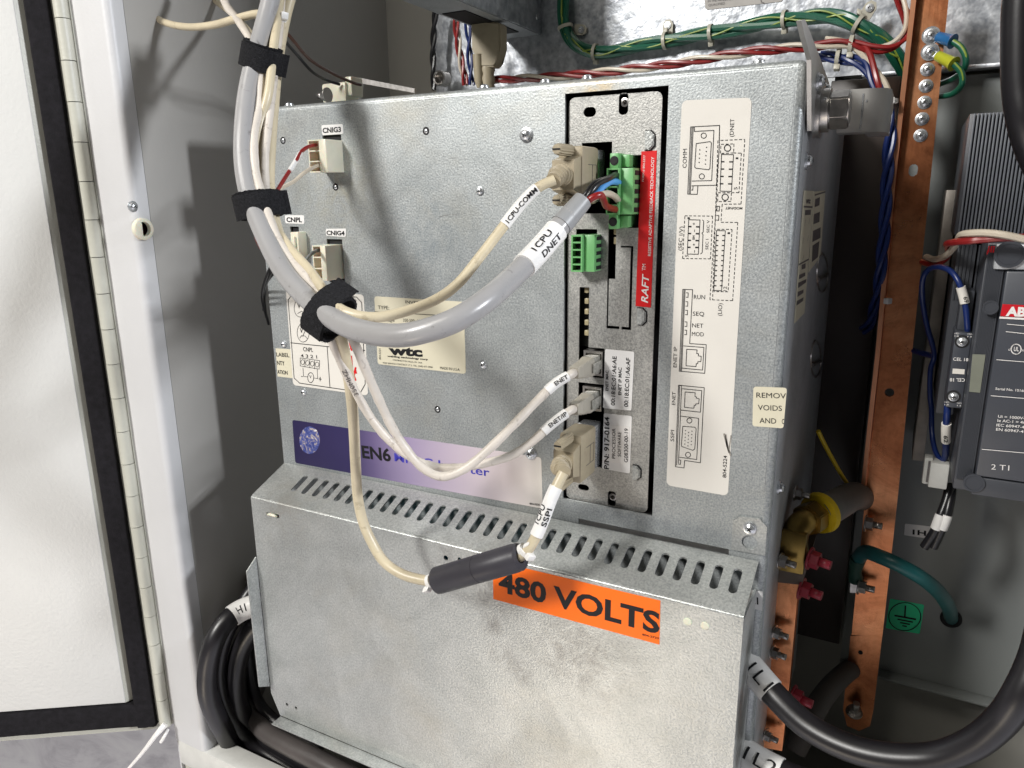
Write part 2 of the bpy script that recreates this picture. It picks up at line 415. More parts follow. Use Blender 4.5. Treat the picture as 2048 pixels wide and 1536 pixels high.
def tube_text(m, txt, a, b_, r, height, phi=0, bold=.01, s0=.0, s1=1.0, side=0, path=None):
    """text wrapped round a tube and following its centre line; side shifts the baseline round the tube (metres)"""
    path = path or [V(a), V(b_)]
    L = [0]
    for p, q in zip(path, path[1:]): L.append(L[-1] + (q - p).length)
    T = L[-1]
    def at(s_):
        s_ = min(max(s_, 0), T); i = 0
        while i < len(L) - 2 and L[i + 1] < s_: i += 1
        t = (s_ - L[i]) / (L[i + 1] - L[i]); return path[i].lerp(path[i + 1], t)
    vs, fs = text_geo(txt, bold, 0); x0, x1 = min(v[0] for v in vs), max(v[0] for v in vs)
    tb = bmesh.new(); tv = [tb.verts.new(v) for v in vs]
    for f in fs:
        try: tb.faces.new([tv[i] for i in f])
        except ValueError: pass
    bmesh.ops.remove_doubles(tb, verts=tb.verts, dist=1e-5)
    for _ in range(4):
        le = [e for e in tb.edges if e.calc_length() > .16]
        if not le: break
        bmesh.ops.subdivide_edges(tb, edges=le, cuts=1); bmesh.ops.triangulate(tb, faces=tb.faces)
    tb.verts.index_update(); vs = [tuple(v.co) for v in tb.verts]; fs = [tuple(v.index for v in f.verts) for f in tb.faces]; tb.free()
    mid = at(T / 2); n0 = (CO - mid).normalized(); out = []
    for v in vs:
        s_ = T * (s0 + (s1 - s0) * (v[0] - x0) / (x1 - x0)); c = at(s_); ax = (at(s_ + .001) - at(s_ - .001)).normalized()
        n = (n0 - ax * n0.dot(ax)).normalized(); bb = n.cross(ax)
        ang = ((v[1] / .73 - .5) * height + side) / r + phi
        out.append(c + (n * math.cos(ang) + bb * math.sin(ang)) * r)
    m.faces(out, fs)

# ---------------------------------------------------------------- fasteners (shared meshes)
def screw_mesh(kind):
    m = MB()
    if kind == 'pan':
        m.lathe((0, 0, 0), (0, 0, 1), [(0, .0048), (.0007, .0048), (.0008, .0042), (.0014, .0042), (.0015, .0034), (.0028, .0032), (.0036, .0022), (.0039, .001)], 20)
        h = .0040
    else:
        m.lathe((0, 0, 0), (0, 0, 1), [(0, .0029), (.0006, .0029), (.0007, .0023), (.0016, .0021), (.0022, .0012), (.0024, .0006)], 16)
        h = .0025
    m.mi = 1; a = .0016 if kind == 'pan' else .001; t = .00028
    m.box((-a, -t, h - .001), (a, t, h), 0); m.box((-t, -a, h - .001), (t, a, h + .00002), 0)
    bmesh.ops.recalc_face_normals(m.bm, faces=list(m.bm.faces))
    me = bpy.data.meshes.new('screw'); m.bm.to_mesh(me); m.bm.free()
    me.materials.append(STEEL); me.materials.append(DARK)
    try: me.set_sharp_from_angle(angle=math.radians(40))
    except Exception: pass
    return me
def pem_mesh():
    m = MB(); m.lathe((0, 0, -.002), (0, 0, 1), [(0, .0018), (.0018, .0018), (.0024, .0014), (.0026, .0006)], 16)
    m.mi = 1; m.lathe((0, 0, .00002), (0, 0, 1), [(0, .0026), (.00012, .0026)], 20)
    bmesh.ops.recalc_face_normals(m.bm, faces=list(m.bm.faces))
    me = bpy.data.meshes.new('rivet'); m.bm.to_mesh(me); m.bm.free(); me.materials.append(STEEL); me.materials.append(DARK); return me
def hexbolt_mesh():
    m = MB(); m.lathe((0, 0, 0), (0, 0, 1), [(0, 1.25), (.22, 1.25)], 24)
    m.cyl((0, 0, .22), (0, 0, 1.1), .95, 6, flat=True)
    m.cyl((0, 0, 1.1), (0, 0, 2.3), .5, 12)
    bmesh.ops.recalc_face_normals(m.bm, faces=list(m.bm.faces))
    me = bpy.data.meshes.new('bolt'); m.bm.to_mesh(me); m.bm.free(); me.materials.append(STEELD); return me
SM = {'pan': screw_mesh('pan'), 'small': screw_mesh('small'), 'pem': pem_mesh(), 'bolt': hexbolt_mesh()}
def fasten(kind, p, n, parent, scale=1, name=None, spin=None, label=None, m=None):
    me = SM[kind]
    if m: me = me.copy(); me.materials.clear(); [me.materials.append(x) for x in (m, DARK)]
    o = bpy.data.objects.new(name or {'pan': 'screw', 'small': 'screw', 'pem': 'rivet', 'bolt': 'bolt'}[kind], me)
    link(o, parent, p)
    o.rotation_mode = 'QUATERNION'
    o.rotation_quaternion = V(n).to_track_quat('Z', 'Y') @ Quaternion((0, 0, 1), random.random() * 3 if spin is None else spin)
    o.scale = (scale,) * 3
    if label: o['label'] = label
    return o
FR = V((0, -1, 0))

# ================================================================ SETTING: the floor outside
m = MB(); m.faces([(-14, -12, -1.25), (14, -12, -1.25), (14, 14, -1.25), (-14, 14, -1.25)], [(0, 1, 2, 3)])
m.build('floor', FLOORM, kind='structure')

# ================================================================ ENCLOSURE
XW, YF, YB, ZB, ZT, XR = -.535, -.05, .285, -.53, .62, .62
cab = thing('electrical_cabinet', 'open white steel electrical cabinet with its door swung out to the left', 'cabinet', (-.1, .1, -.56))
m = MB()
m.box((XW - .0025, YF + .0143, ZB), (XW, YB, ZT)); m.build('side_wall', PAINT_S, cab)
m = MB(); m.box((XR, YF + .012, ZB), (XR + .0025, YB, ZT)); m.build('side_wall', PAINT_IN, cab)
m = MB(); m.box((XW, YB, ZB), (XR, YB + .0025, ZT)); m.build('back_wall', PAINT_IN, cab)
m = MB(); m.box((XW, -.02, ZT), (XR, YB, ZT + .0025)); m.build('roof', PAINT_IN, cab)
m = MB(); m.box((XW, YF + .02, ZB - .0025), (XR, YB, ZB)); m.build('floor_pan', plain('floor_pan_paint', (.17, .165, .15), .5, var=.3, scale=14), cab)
# front flange: a folded post with a rolled inner edge
def fold(m, xs, ys, z0, z1):
    n = len(xs); vs = [(x, y, z0) for x, y in zip(xs, ys)] + [(x, y, z1) for x, y in zip(xs, ys)]
    m.faces(vs, [(i, i + 1, i + 1 + n, i + n) for i in range(n - 1)], True)
rx = [XW - math.sin(t) * 0 - .006 + .006 * math.sin(t) for t in [k / 6 * math.pi / 2 for k in range(7)]]
ry = [YF + .006 - .006 * math.cos(t) for t in [k / 6 * math.pi / 2 for k in range(7)]]
m = MB(); fold(m, [-.5755] + rx + [XW], [YF] + ry + [YF + .014], -.5015, ZT)
m.build('front_post', PAINT_W, cab, norm=False)
m = MB(); m.box((-.5755, YF + .0008, -.60), (-.5735, YF + .05, ZT)); m.build('post_return', PAINT_W, cab)
m = MB(); m.box((XR - .004, YF, -.5015), (XR + .045, YF + .012, ZT), .002); m.build('front_post', PAINT_W, cab)
m = MB(); m.box((-.5735, YF, -.528), (XR, YF + .0215, -.5015), .0012); m.build('sill', plain('sill_paint', (.62, .62, .59), .4, var=.1, bs=.2), cab)
m = MB(); m.box((-.5720, YF + .003, -.70), (XR, YF + .03, -.5285), .001); m.build('lower_panel', PAINT_H, cab)
m = MB(); m.box((-.572, YF - .0005, -.552), (XR, YF + .0025, -.546)); m.build('drip_strip', PAINT_IN, cab)
# plastic plug and screw in the side wall
q = PX(283, 458, XW)
m = MB(); m.lathe(q, (1, 0, 0), [(0, .0085), (.003, .0085), (.0036, .0078), (.0036, .0056), (-.001, .0052)], 28)
m.build('hole_plug', NYLON, cab, 'round white plastic plug in the side wall')
fasten('pan', PX(265, 413, XW), (1, 0, 0), cab, .9)
# door
hin = V((-.585, YF, 0)); dd = V((-.828, -.561, 0)).normalized(); dn = V((.561, -.828, 0)).normalized()
def DP(s_, z, h=0): return hin + dd * s_ + V((0, 0, z)) + dn * h
def dbox(m, s0, s1, z0, z1, h0, h1, bev=0):
    M = Matrix([[dd.x, 0, dn.x, hin.x], [dd.y, 0, dn.y, hin.y], [0, 1, 0, 0], [0, 0, 0, 1]])
    m.box((s0, z0, h0), (s1, z1, h1), bev, M)
DZ = -.4945
m = MB(); dbox(m, .0015, .50, DZ, ZT, -.018, -.002, .0008); door = m.build('door', PAINT_H, cab)
m = MB(); m.prism([DP(.0268, -.4585, -.0018), DP(.0338, -.4585, .0036), DP(.0338, -.4585, -.0018)], (0, 0, ZT + .4585)); m.build('sheet_return', PAINT_H, door)
m = MB(); dbox(m, .0333, .50, -.4585, ZT, -.0018, .004, .0008); m.build('inner_sheet', PAINT_D, door)
m = MB()
zs = [-.4855 + k * .012 for k in range(int((ZT + .4855) / .012))]
prof = [(.0080, -.0019), (.0086, .0052), (.0105, .0062), (.0150, .0058), (.0180, .0066), (.0245, .0062), (.0257, .0050), (.0265, -.0019)]
rings = []
for z in zs:
    j = random.uniform(-.0003, .0003); rings.append([m.bm.verts.new(DP(s_ + (j if i in (0, 7) else 0) + random.uniform(-.0001, .0001), z, h)) for i, (s_, h) in enumerate(prof)])
for a, b_ in zip(rings, rings[1:]):
    for i in range(7): f = m.bm.faces.new((a[i], a[i + 1], b_[i + 1], b_[i])); f.smooth = True
g = m.build('gasket', GASKET, door)
m = MB(); prof2 = [(-.4853, -.0019), (-.4845, .005), (-.482, .006), (-.476, .0056), (-.472, .0064), (-.462, .006), (-.4605, .005), (-.4597, -.0019)]
rings = []
for k in range(42):
    s_ = .0085 + k * .012; rings.append([m.bm.verts.new(DP(s_, z + random.uniform(-.0002, .0002), h)) for z, h in prof2])
for a, b_ in zip(rings, rings[1:]):
    for i in range(7): f = m.bm.faces.new((a[i], a[i + 1], b_[i + 1], b_[i])); f.smooth = True
m.build('gasket', GASKET, door)
# piano hinge
m = MB(); dbox(m, -.001, .0098, -.484, ZT, -.0019, .0006, 0); hinge = m.build('hinge', PAINT_H, cab)
KP = V((-.5806, YF - .0048, 0))
kz = -.484; k = 0
kmesh = MB(); kmesh.cyl((0, 0, .0003), (0, 0, .0291), .0052, 20)
kmesh.box((.0, -.0002, .0003), (.0135, .0015, .0291), 0) if False else None
kme = kmesh.build('knuckle', PAINT_H, hinge, world=KP + V((0, 0, kz)))
km = kme.data; kz += .0294
while kz < ZT - .03:
    o = bpy.data.objects.new('knuckle', km); link(o, hinge, KP + V((.00025 if k % 2 else 0, 0, kz))); kz += .0294; k += 1
m = MB(); m.cyl(KP + V((0, 0, -.484)), KP + V((0, 0, ZT)), .0042, 12); m.build('hinge_pin', DARK, hinge)
m = MB(); m.box((-.5800, YF - .0011, -.484), (-.5757, YF + .010, ZT)); m.build('hinge_leaf', PAINT_H, cab)

# back plates inside the enclosure
bp = thing('galvanised_backplate', 'rippled galvanised steel mounting plate at the back of the cabinet', 'mounting plate', (0, .26, .1))
m = MB(); m.box((-.4565, .26, .092), (.60, .2622, .60)); m.build('plate', G_PLATE, bp)
m = MB(); m.box((-.4565, .2600, -.46), (-.0705, .2622, .0915)); m.build('plate', G_SIDE, bp)
m = MB(); m.box((-.05, .2475, .0885), (.60, .2622, .0915), .0008); m.build('bottom_flange', G_PLATE, bp)
gp = thing('grey_subpanel', 'grey painted steel panel behind the contactor on the right', 'panel', (.3, .27, -.2))
m = MB(); m.box((-.020, .262, -.430), (.60, .2645, .0860)); m.build('panel_sheet', GREYPANEL, gp)
m = MB(); m.box((-.020, .250, -.4335), (.60, .2645, -.4303), .0008); m.build('bottom_flange', GREYPANEL, gp)
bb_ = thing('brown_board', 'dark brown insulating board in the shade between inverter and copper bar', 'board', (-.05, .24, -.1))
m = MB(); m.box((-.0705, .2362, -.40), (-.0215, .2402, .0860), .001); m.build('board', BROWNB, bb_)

# ================================================================ INVERTER
inv = thing('welding_inverter', 'large galvanised welding inverter housing with sloping vented lower cover', 'inverter', (-.25, .0, -.45))
XL, XRt, ZTp = -.4515, -.058, .0675
rb = .004
slot_hole = [(-.1930, -.1995), (-.1298, -.1995), (-.1298, .0597), (-.1930, .0597)]
holes = [slot_hole, rpx(645, 271, 687, 346), rpx(580, 453, 601, 500), rpx(653, 478, 690, 566),
         [(-.1810, -.2160), (-.0805, -.2160), (-.0805, -.2118), (-.1810, -.2118)]]
for (px, py) in ((852, 262), (566, 281), (671, 374), (875, 819)):
    holes.append(circ(*xz(px, py), .0027))
me = plate_mesh([(XL, -.44), (XRt - rb, -.44), (XRt - rb, ZTp - rb), (XL, ZTp - rb)], holes, .0016, 0)
mkobj('front_panel', me, G_PANEL, inv)
m = MB()     # top bend, side bend, corner
n = 6; A = [k / n * math.pi / 2 for k in range(n + 1)]
py_ = [rb - rb * math.cos(t) for t in A] + [.245]; pz_ = [ZTp - rb + rb * math.sin(t) for t in A] + [ZTp]
vs = [(XL, y, z) for y, z in zip(py_, pz_)] + [(XRt - rb, y, z) for y, z in zip(py_, pz_)]
N_ = len(py_); m.faces(vs, [(i, i + N_, i + N_ + 1, i + 1) for i in range(N_ - 1)], True)
px_ = [XRt - rb + rb * math.sin(t) for t in A] + [XRt]
vs = [(x, y, -.44) for x, y in zip(px_, py_)] + [(x, y, ZTp - rb) for x, y in zip(px_, py_)]
m.faces(vs, [(i, i + 1, i + N_ + 1, i + N_) for i in range(N_ - 1)], True)
c0 = V((XRt - rb, rb, ZTp - rb)); g = {}
for i, a in enumerate(A):
    for j, b_ in enumerate(A):
        g[i, j] = m.bm.verts.new(c0 + V((rb * math.cos(b_) * math.sin(a), -rb * math.cos(b_) * math.cos(a), rb * math.sin(b_))))
for i in range(n):
    for j in range(n):
        f = m.bm.faces.new((g[i, j], g[i + 1, j], g[i + 1, j + 1], g[i, j + 1])); f.smooth = True
m.faces([(XRt - rb, rb, ZTp), (XRt, rb, ZTp - rb), (XRt, .245, ZTp - rb), (XRt - rb, .245, ZTp)], [(0, 1, 2, 3)], True)
m.build('housing_bend', G_PANEL, inv, norm=False)
m = MB(); m.box((XRt - .0016, .0045, -.44), (XRt + .0004, .245, ZTp - .0035)); m.build('side_panel', G_SIDE, inv)
m = MB(); m.box((XL, .0016, -.44), (XL + .0016, .245, ZTp - .001)); m.build('side_panel', G_SIDE, inv)
m = MB(); m.box((XL + .002, .0022, -.17), (-.20, .08, .062)); m.box((-.128, .0022, -.20), (XRt - .003, .08, .062)); m.build('dark_interior', DARK, inv)

# ---- processor module in the slot
YM = .0035
mod = MB(); mod.box((-.1945, .06, -.201), (-.1280, .062, .061))
mod.box((-.1950, .0018, -.201), (-.1934, .06, .061)); mod.box((-.1294, .0018, -.201), (-.1278, .06, .061))
mod.box((-.195, .0018, .0601), (-.128, .06, .0615)); mod.box((-.195, .0018, -.2015), (-.128, .06, -.2000))
mod.build('slot_lining', DARK, inv)
M_ = lambda px, py: xz(px, py, YM)
oTL, oBR = M_(1138, 196), M_(1290.5, 1026)
X0, X1, Z1, Z0 = oTL[0], oBR[0], oTL[1], oBR[1]
X1 = M_(1325, 190)[0]
def R(px0, py0, px1, py1, r=0): return rpx(px0, py0, px1, py1, YM, r)
def rxz(px0, py0, px1, py1):
    a, b_ = M_(px0, py0), M_(px1, py1); return min(a[0], b_[0]), min(a[1], b_[1]), max(a[0], b_[0]), max(a[1], b_[1])
cx0, cz0, cx1, cz1 = rxz(1164, 286, 1221.5, 427)
dx0, dz0, dx1, dz1 = rxz(1222, 312, 1281, 456)
bx0, bz0, bx1, bz1 = rxz(1217, 456, 1228.5, 558)
tx0, tz0, tx1, tz1 = rxz(1213.5, 558, 1257, 660)
th = .0010
big = [(cx0, cz1), (cx1, cz1), (cx1, dz1), (dx1, dz1), (dx1, dz0), (bx1 + .0006, dz0), (bx1 + .0006, bz0), (bx0 + th, bz0), (bx0 + th, tz0 + .0018), ((tx0 + tx1) / 2 + .0015, tz0 + .0018), ((tx0 + tx1) / 2 + .0015, tz0), (bx0, tz0), (bx0, cz0), (cx0, cz0)]
rx0, rz0, rx1, rz1 = rxz(1254, 492, 1262, 655)
tab = [(rx0 - .004, rz1), (rx1, rz1), (rx1, tz0), (tx1 - .0045, tz0), (tx1 - .0045, tz0 + .0018), (rx1 - .0016, tz0 + .0018), (rx1 - .0016, rz1 - th), (rx0 - .004, rz1 - th)]
lx0, lz0, lx1, lz1 = rxz(1159, 574, 1177, 694)
jx0, jz0, jx1, jz1 = rxz(1162, 693, 1208, 757)
led = [(lx0, lz1), (lx1, lz1), (lx1, jz1), (jx1, jz1), (jx1, jz0), (lx0, jz0)]
kx0, kz0, kx1, kz1 = rxz(1157, 764, 1206, 936)
jack2 = [(kx0, kz1), (kx1, kz1), (kx1, kz0), (kx0, kz0)]
vs_t = rxz(1238, 186, 1256, 229); vs_b = rxz(1216, 981, 1231, 1014)
fh = [big, tab, led, jack2, R(1167, 215, 1192, 233, .0028), R(1238, 186, 1256, 229, .0024), R(1152.5, 458, 1193, 543), R(1156, 967, 1178, 983, .0024), R(1216, 981, 1231, 1014, .0020)]
outer = rr(X0, Z0, X1, Z1, .004)
me = plate_mesh(outer, fh, .0012, YM)
face = mkobj('module_faceplate', me, G_MOD, inv)
# posts seen through the upper and lower slots
for t in (vs_t, vs_b):
    m = MB(); c = ((t[0] + t[2]) / 2, YM + .006, t[3] - .005)
    m.lathe((c[0], c[1], c[2]), (0, -1, 0), [(0, .0026), (.004, .0026), (.0042, .0015), (.0005, .0013)], 16); m.build('standoff', STEELD, face)
# half-round embossed tabs
for (a, b_, c, d) in ((1292, 262, 1311, 299), (1276, 616, 1294, 650), (1267, 930, 1283, 960)):
    x0, z0, x1, z1 = rxz(a, b_, c, d); x1 -= (x1 - x0) * .1
    m = MB(); cut = (x1 - x0) * .45
    pl = [(x0, YM, z0), (x1 - cut, YM, z0), (x1, YM, z0 + cut), (x1, YM, z1 - cut), (x1 - cut, YM, z1), (x0, YM, z1)]
    m.prism([V(p) for p in pl], (0, -.0022, 0)); fs = list(m.bm.faces)
    bmesh.ops.bevel(m.bm, geom=[e for e in m.bm.edges if all(v.co.y < YM - .001 for v in e.verts)], offset=.0006, segments=2, affect='EDGES')
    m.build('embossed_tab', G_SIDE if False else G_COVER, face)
    m = MB(); e_ = .0005; m.prism([V((p[0] + (e_ if p[0] > x0 else -e_), YM - .00015, p[2] + (e_ if p[2] > (z0 + z1) / 2 else -e_))) for p in pl], (0, .00012, 0)); m.build('tab_slit', DARK, face)
# strip of amber contacts behind the thin window
lx = (lx0 + lx1) / 2
m = MB(); m.box((lx0 - .002, YM + .007, jz1 - .001), (lx1 + .001, YM + .009, lz1 + .001)); m.build('circuit_board', plain('black_board', (.012, .014, .012), .4), face)
for py in (582, 604, 625, 647, 668):
    c = M_(1168, py); m = MB(); m.box((c[0] - .0016, YM + .004, c[1] - .0018), (c[0] + .0016, YM + .0072, c[1] + .0018), .0006); m.build('indicator', plain('amber_plastic', (.42, .36, .22), .3) if py == 582 else bpy.data.materials['amber_plastic'], face)
for py in (463, 482):
    c = M_(1226, py); m = MB(); m.box((c[0] - .0012, YM + .004, c[1] - .0022), (c[0] + .0012, YM + .0072, c[1] + .0022), .0006); m.build('indicator', bpy.data.materials['amber_plastic'], face)
# green terminal blocks (sockets/plugs)
def terminal(name, px0, py0, px1, py1, nways, parent, Y0, Y1, flanges=False):
    x0, z0, x1, z1 = rxz(px0, py0, px1, py1)
    root = MB(); tk = .0009
    xm = x0 + (x1 - x0) * .52
    root.box((xm, Y0 + .003, z0), (x1, Y1 + .012, z1), .0004)                 # rear body, lower
    root.box((x0, Y0, z0), (x0 + tk, Y1 + .012, z1)); root.box((xm - tk, Y0, z0), (xm, Y1 + .012, z1))
    root.box((x0 + tk, Y0 + .008, z0), (xm - tk, Y0 + .010, z1))
    o = root.build(name, PCBG, parent)
    p = (z1 - z0) / nways
    for k in range(nways + 1):
        zc = z0 + p * k; zc = min(max(zc, z0 + tk / 2), z1 - tk / 2)
        m = MB(); m.box((x0 + tk, Y0 + .0002, zc - tk / 2), (xm - tk, Y0 + .008, zc + tk / 2)); m.build('divider', PCBG, o)
    for k in range(nways):
        zc = z0 + p * (k + .5)
        m = MB(); m.box((x0 + tk * 1.6, Y0 + .0046, zc - p * .28), (xm - tk * 1.6, Y0 + .0079, zc + p * .28)); m.build('clamp', DARK, o)
        m = MB(); m.box((x1 - .0004, Y0 + .006, zc - p * .25), (x1 + .0003, Y1 + .004, zc + p * .25)); m.build('test_slot', DARK, o)
    if flanges:
        for s_, zc in ((1, z1 + .0042), (-1, z0 - .0042)):
            m = MB(); m.box((x0 + .001, Y0 + .002, zc - .0042), (x0 + (x1 - x0) * .42, Y1 + .012, zc + .0042), .0005)
            m.box((x0 + (x1 - x0) * .42, Y0 + .007, zc - .0035), (x0 + (x1 - x0) * .75, Y1 + .012, zc + .0035), .0005)
            e = m.build('screw_flange', PCBG, o)
            m = MB(); c = V((x0 + .001 + (x1 - x0) * .19, Y0 + .0019, zc)); m.lathe(c, FR, [(0, .0026), (.0003, .0026)], 18); m.mi = 1; m.lathe(c, FR, [(.0003, .0019), (.0006, .0019)], 18)
            m.build('flange_screw', [DARK, ALU], e)
    return o
terminal('signal_terminal', 1160, 468, 1201, 541, 5, face, -.010, .0)

# ---- stickers on the module
PF = lambda px, py: P(px, py, YM)
s1, _ = sticker('red_label', PF, [(1283, 303), (1314, 301), (1302, 615), (1271.5, 612)], RED, face, r=0)
Ink(PF, .00045).text('RAFT', (1296, 606), (1298.5, 548), (1282, 605.5), .018, .25).text('TM', (1291.5, 541), (1292, 528), (1284, 541)).text('RESISTIVE ADAPTIVE FEEDBACK TECHNOLOGY', (1302, 512), (1309, 313.5), (1296, 512), .008).text('FORM # 804-5377', (1288.3, 363), (1291.4, 310.6), (1284, 363)).done(s1, WHITEINK)
s2, _ = sticker('address_label', PF, [(1211, 698), (1269, 703.5), (1263, 821), (1206, 816)], STICKW, face, r=.001)
Ink(PF, .00045).text('ENET MAC', (1217, 781.5), (1217.3, 741), (1211.3, 781.5), .02).text('00:18:EC:01:A6:AE', (1230, 811), (1233.6, 712.7), (1221.7, 811), .016).text('ENET IP MAC', (1243, 790), (1243.6, 735), (1236.5, 790), .02).text('00:18:EC:01:A6:AF', (1256.5, 814), (1261, 716), (1248, 814), .016).done(s2)
s3, _ = sticker('part_number_label', PF, [(1208, 826), (1264, 832), (1260, 947), (1204.5, 937)], STICKW, face, r=.001)
s4, _ = sticker('software_label', PF, [(1222, 850), (1260, 853), (1256.5, 929), (1218.7, 924)], WHITEINK, s3, off=.00045, r=.001)
Ink(PF, .0006).text('P/N: 917-0164', (1218.2, 938.5), (1219.4, 834), (1208.2, 938), .016).text('PROCESSOR', (1231, 917), (1231.5, 856.5), (1224, 917)).text('SOFTWARE', (1242.6, 913), (1243, 864), (1235.5, 913)).text('G08300-00-19', (1256, 924.6), (1257, 857), (1248.2, 924.6), .008).done(s3)

# ---- big diagram sticker
BG, _ = sticker('diagram_label', P, [(1364, 201), (1504, 195), (1456, 991.5), (1333, 970)], STICK, inv, r=.003)
z3 = lambda *p: [(1320 + a / 3.34, 180 + b_ / 3.339) for a, b_ in p]
z4 = lambda *p: [(1320 + a / 3.267, 540 + b_ / 3.267) for a, b_ in p]
I = Ink(P, .00045, .0004)
T3 = lambda t, a, b_, c, bo=0: I.text(t, *z3(a, b_, c), bo)
T4 = lambda t, a, b_, c, bo=0: I.text(t, *z4(a, b_, c), bo)
L3 = lambda *p, **k: I.line(*z3(*p), **k)
L4 = lambda *p, **k: I.line(*z4(*p), **k)
T3('COMM', (178, 520), (182, 393), (150, 520)); T3('(DNET', (492, 312), (497, 192), (464, 312)); T3('(SEC I/V)', (147, 1072), (157, 912), (120, 1072))
T3('SEC I', (323, 1065), (325, 995), (303, 1065)); T3('SEC V', (330, 953), (332, 868), (311, 953))
T3('MOD/NET', (551, 783), (438, 781), (551, 799), .02); T3('1', (523, 462), (524, 450), (505, 462)); T3('5', (517, 665), (518, 648), (493, 665))
T3('1', (468, 962), (469, 950), (450, 962)); T3('12', (445, 1342), (447, 1312), (422, 1342)); T3('1', (200, 862), (201, 850), (183, 862)); T3('5', (190, 1115), (191, 1100), (167, 1115))
T3('(LIO)', (412, 1508), (418, 1424), (385, 1506)); T3('SH', (232, 1000), (233, 972), (217, 1000), .03)
T3('RUN', (227, 1395), (302, 1397), (227, 1365)); T3('SEQ', (220, 1506), (296, 1509), (220, 1477))
T4('NET', (211, 374), (283, 377), (211, 346)); T4('MOD', (209, 430), (287, 433), (209, 402))
T4('ENET IP', (110, 636), (114, 502), (86, 634)); T4('ENET', (100, 882), (103, 796), (77, 882)); T4('SSPI', (92, 1120), (94, 1046), (68, 1120)); T4('804-5224', (433, 1357), (439, 1213), (408, 1357), .01)
for sx in (0, 9, 17): L3((206 + sx, 246 + sx * .0), (186 + sx, 695))
L3((206, 247), (399, 237), (396, 335)); L3((231, 277), (361, 270), (346, 605), (215, 608)); L3((231, 247), (231, 277)); L3((215, 640), (378, 636)); L3((186, 695), (250, 697), (254, 640)); L3((213, 640), (222, 641), (220, 668), (211, 668))
L3((399, 237), (396, 400), (378, 640), close=False)
L3((243, 358), (335, 345), (344, 352), (334, 525), (325, 533), (240, 522), (233, 515), close=True)
I.ring(*z3((293, 305))[0], 5.2, w=.0004); I.ring(*z3((280, 577))[0], 5.2, w=.0004)
for k in range(4): I.dot(*z3((267 - k * 1.5, 400 + k * 28))[0], 1.3)
for k in range(5): I.dot(*z3((312 - k * 2, 383 + k * 28))[0], 1.3)
D_ = .0016
L3((405, 337), (567, 330), (542, 761), (416, 763), (408, 883), (520, 884), (486, 1406), (334, 1400), (378, 740), (398, 337), dash=D_)
L3((388, 337), (352, 1400), dash=D_)
L3((408, 363), (495, 360), (492, 420), (404, 424), close=True, dash=D_); L3((388, 686), (478, 686), (474, 744), (386, 745), close=True, dash=D_)
I.ring(*z3((452, 388))[0], 6.5, w=.0005, n=10); I.ring(*z3((436, 716))[0], 6.5, w=.0005, n=10)
L3((490, 420), (544, 422), (528, 685), (478, 686), dash=D_)
L3((412, 430), (492, 432)); L3((412, 430), (402, 675), (478, 678), (492, 432))
for k in range(1, 5): L3((412 - 2.5 * k, 430 + 49 * k), (432 - 2.5 * k, 430 + 49 * k), w=.0007); L3((468 - 2.8 * k, 431 + 49 * k), (489 - 2.8 * k, 431 + 49 * k), w=.0007)
L3((382, 776), (399, 777), (396, 808), (380, 807), close=True); L3((378, 838), (394, 838), (392, 870), (376, 868))
L3((167, 840), (352, 842), (338, 1127), (152, 1125), close=True, dash=D_)
L3((193, 866), (268, 868), (257, 1097), (183, 1095), close=True)
for k in range(1, 5): L3((193 - 2 * k, 866 + 46 * k), (211 - 2 * k, 866 + 46 * k), w=.0008); L3((246 - 2 * k, 867 + 46 * k), (265 - 2 * k, 868 + 46 * k), w=.0008)
for t, yy in (('+', 896), ('-', 942), ('+', 1035), ('-', 1080)): T3(t, (238, yy + 6), (239, yy - 10), (215, yy + 6), .01)
L3((285, 868), (293, 876), (289, 948), (281, 957), (288, 965), (283, 1085), (272, 1094))
L3((382, 930), (482, 931), (455, 1347), (360, 1345), dash=D_)
L3((378, 938), (437, 940)); L3((378, 938), (360, 1338), (412, 1340), (437, 940))
for k in range(1, 12):
    y_ = 938 + k * 33.5; a_ = 378 - k * 1.5; L3((a_, y_), (a_ + 14, y_), w=.0006); L3((a_ + 42, y_), (a_ + 56, y_), w=.0006)
for sx in (0, 8, 15): L4((150 + sx, 126), (127 + sx, 660))
L4((150, 126), (214, 128), (195, 480), (303, 487), (293, 674), (125, 660))
L4((155, 495), (288, 505), (279, 653), (146, 640))
for yy in (148, 206, 262, 338, 392): xx = 172 - (yy - 148) * .04; L4((xx, yy), (xx + 13, yy + 1), (xx + 12, yy + 30), (xx - 1, yy + 29))
L4((176, 517), (243, 521), (241, 545), (253, 547), (251, 560), (270, 563), (268, 597), (249, 598), (247, 610), (238, 611), (236, 630), (171, 625), close=True)
for sx in (0, 8, 20): L4((122 + sx, 752), (102 + sx, 1282 - sx))
L4((122, 752), (290, 768), (265, 1258), (162, 1243), (158, 1292), (102, 1284))
L4((147, 775), (274, 787), (265, 928), (137, 914)); L4((135, 953), (253, 968), (241, 1237), (127, 1222))
L4((165, 796), (231, 801), (229, 826), (240, 828), (238, 836), (257, 840), (254, 872), (236, 874), (234, 882), (225, 883), (222, 902), (161, 896), close=True)
L4((150, 1020), (228, 1026), (237, 1036), (228, 1168), (215, 1177), (143, 1152), (141, 1140), close=True)
I.ring(*z4((193, 983))[0], 5, w=.0004); I.ring(*z4((184, 1206))[0], 5, w=.0004)
for c_, k0 in ((168, 5), (188, 5), (210, 5)):
    for k in range(k0): I.dot(*z4((c_ - k * 1.2, 1048 + (12 if c_ == 188 else (4 if c_ == 210 else 0)) + k * 22))[0], 1.1)
L4((125, 1240), (137, 1241), (135, 1268), (122, 1267))
I.done(BG)
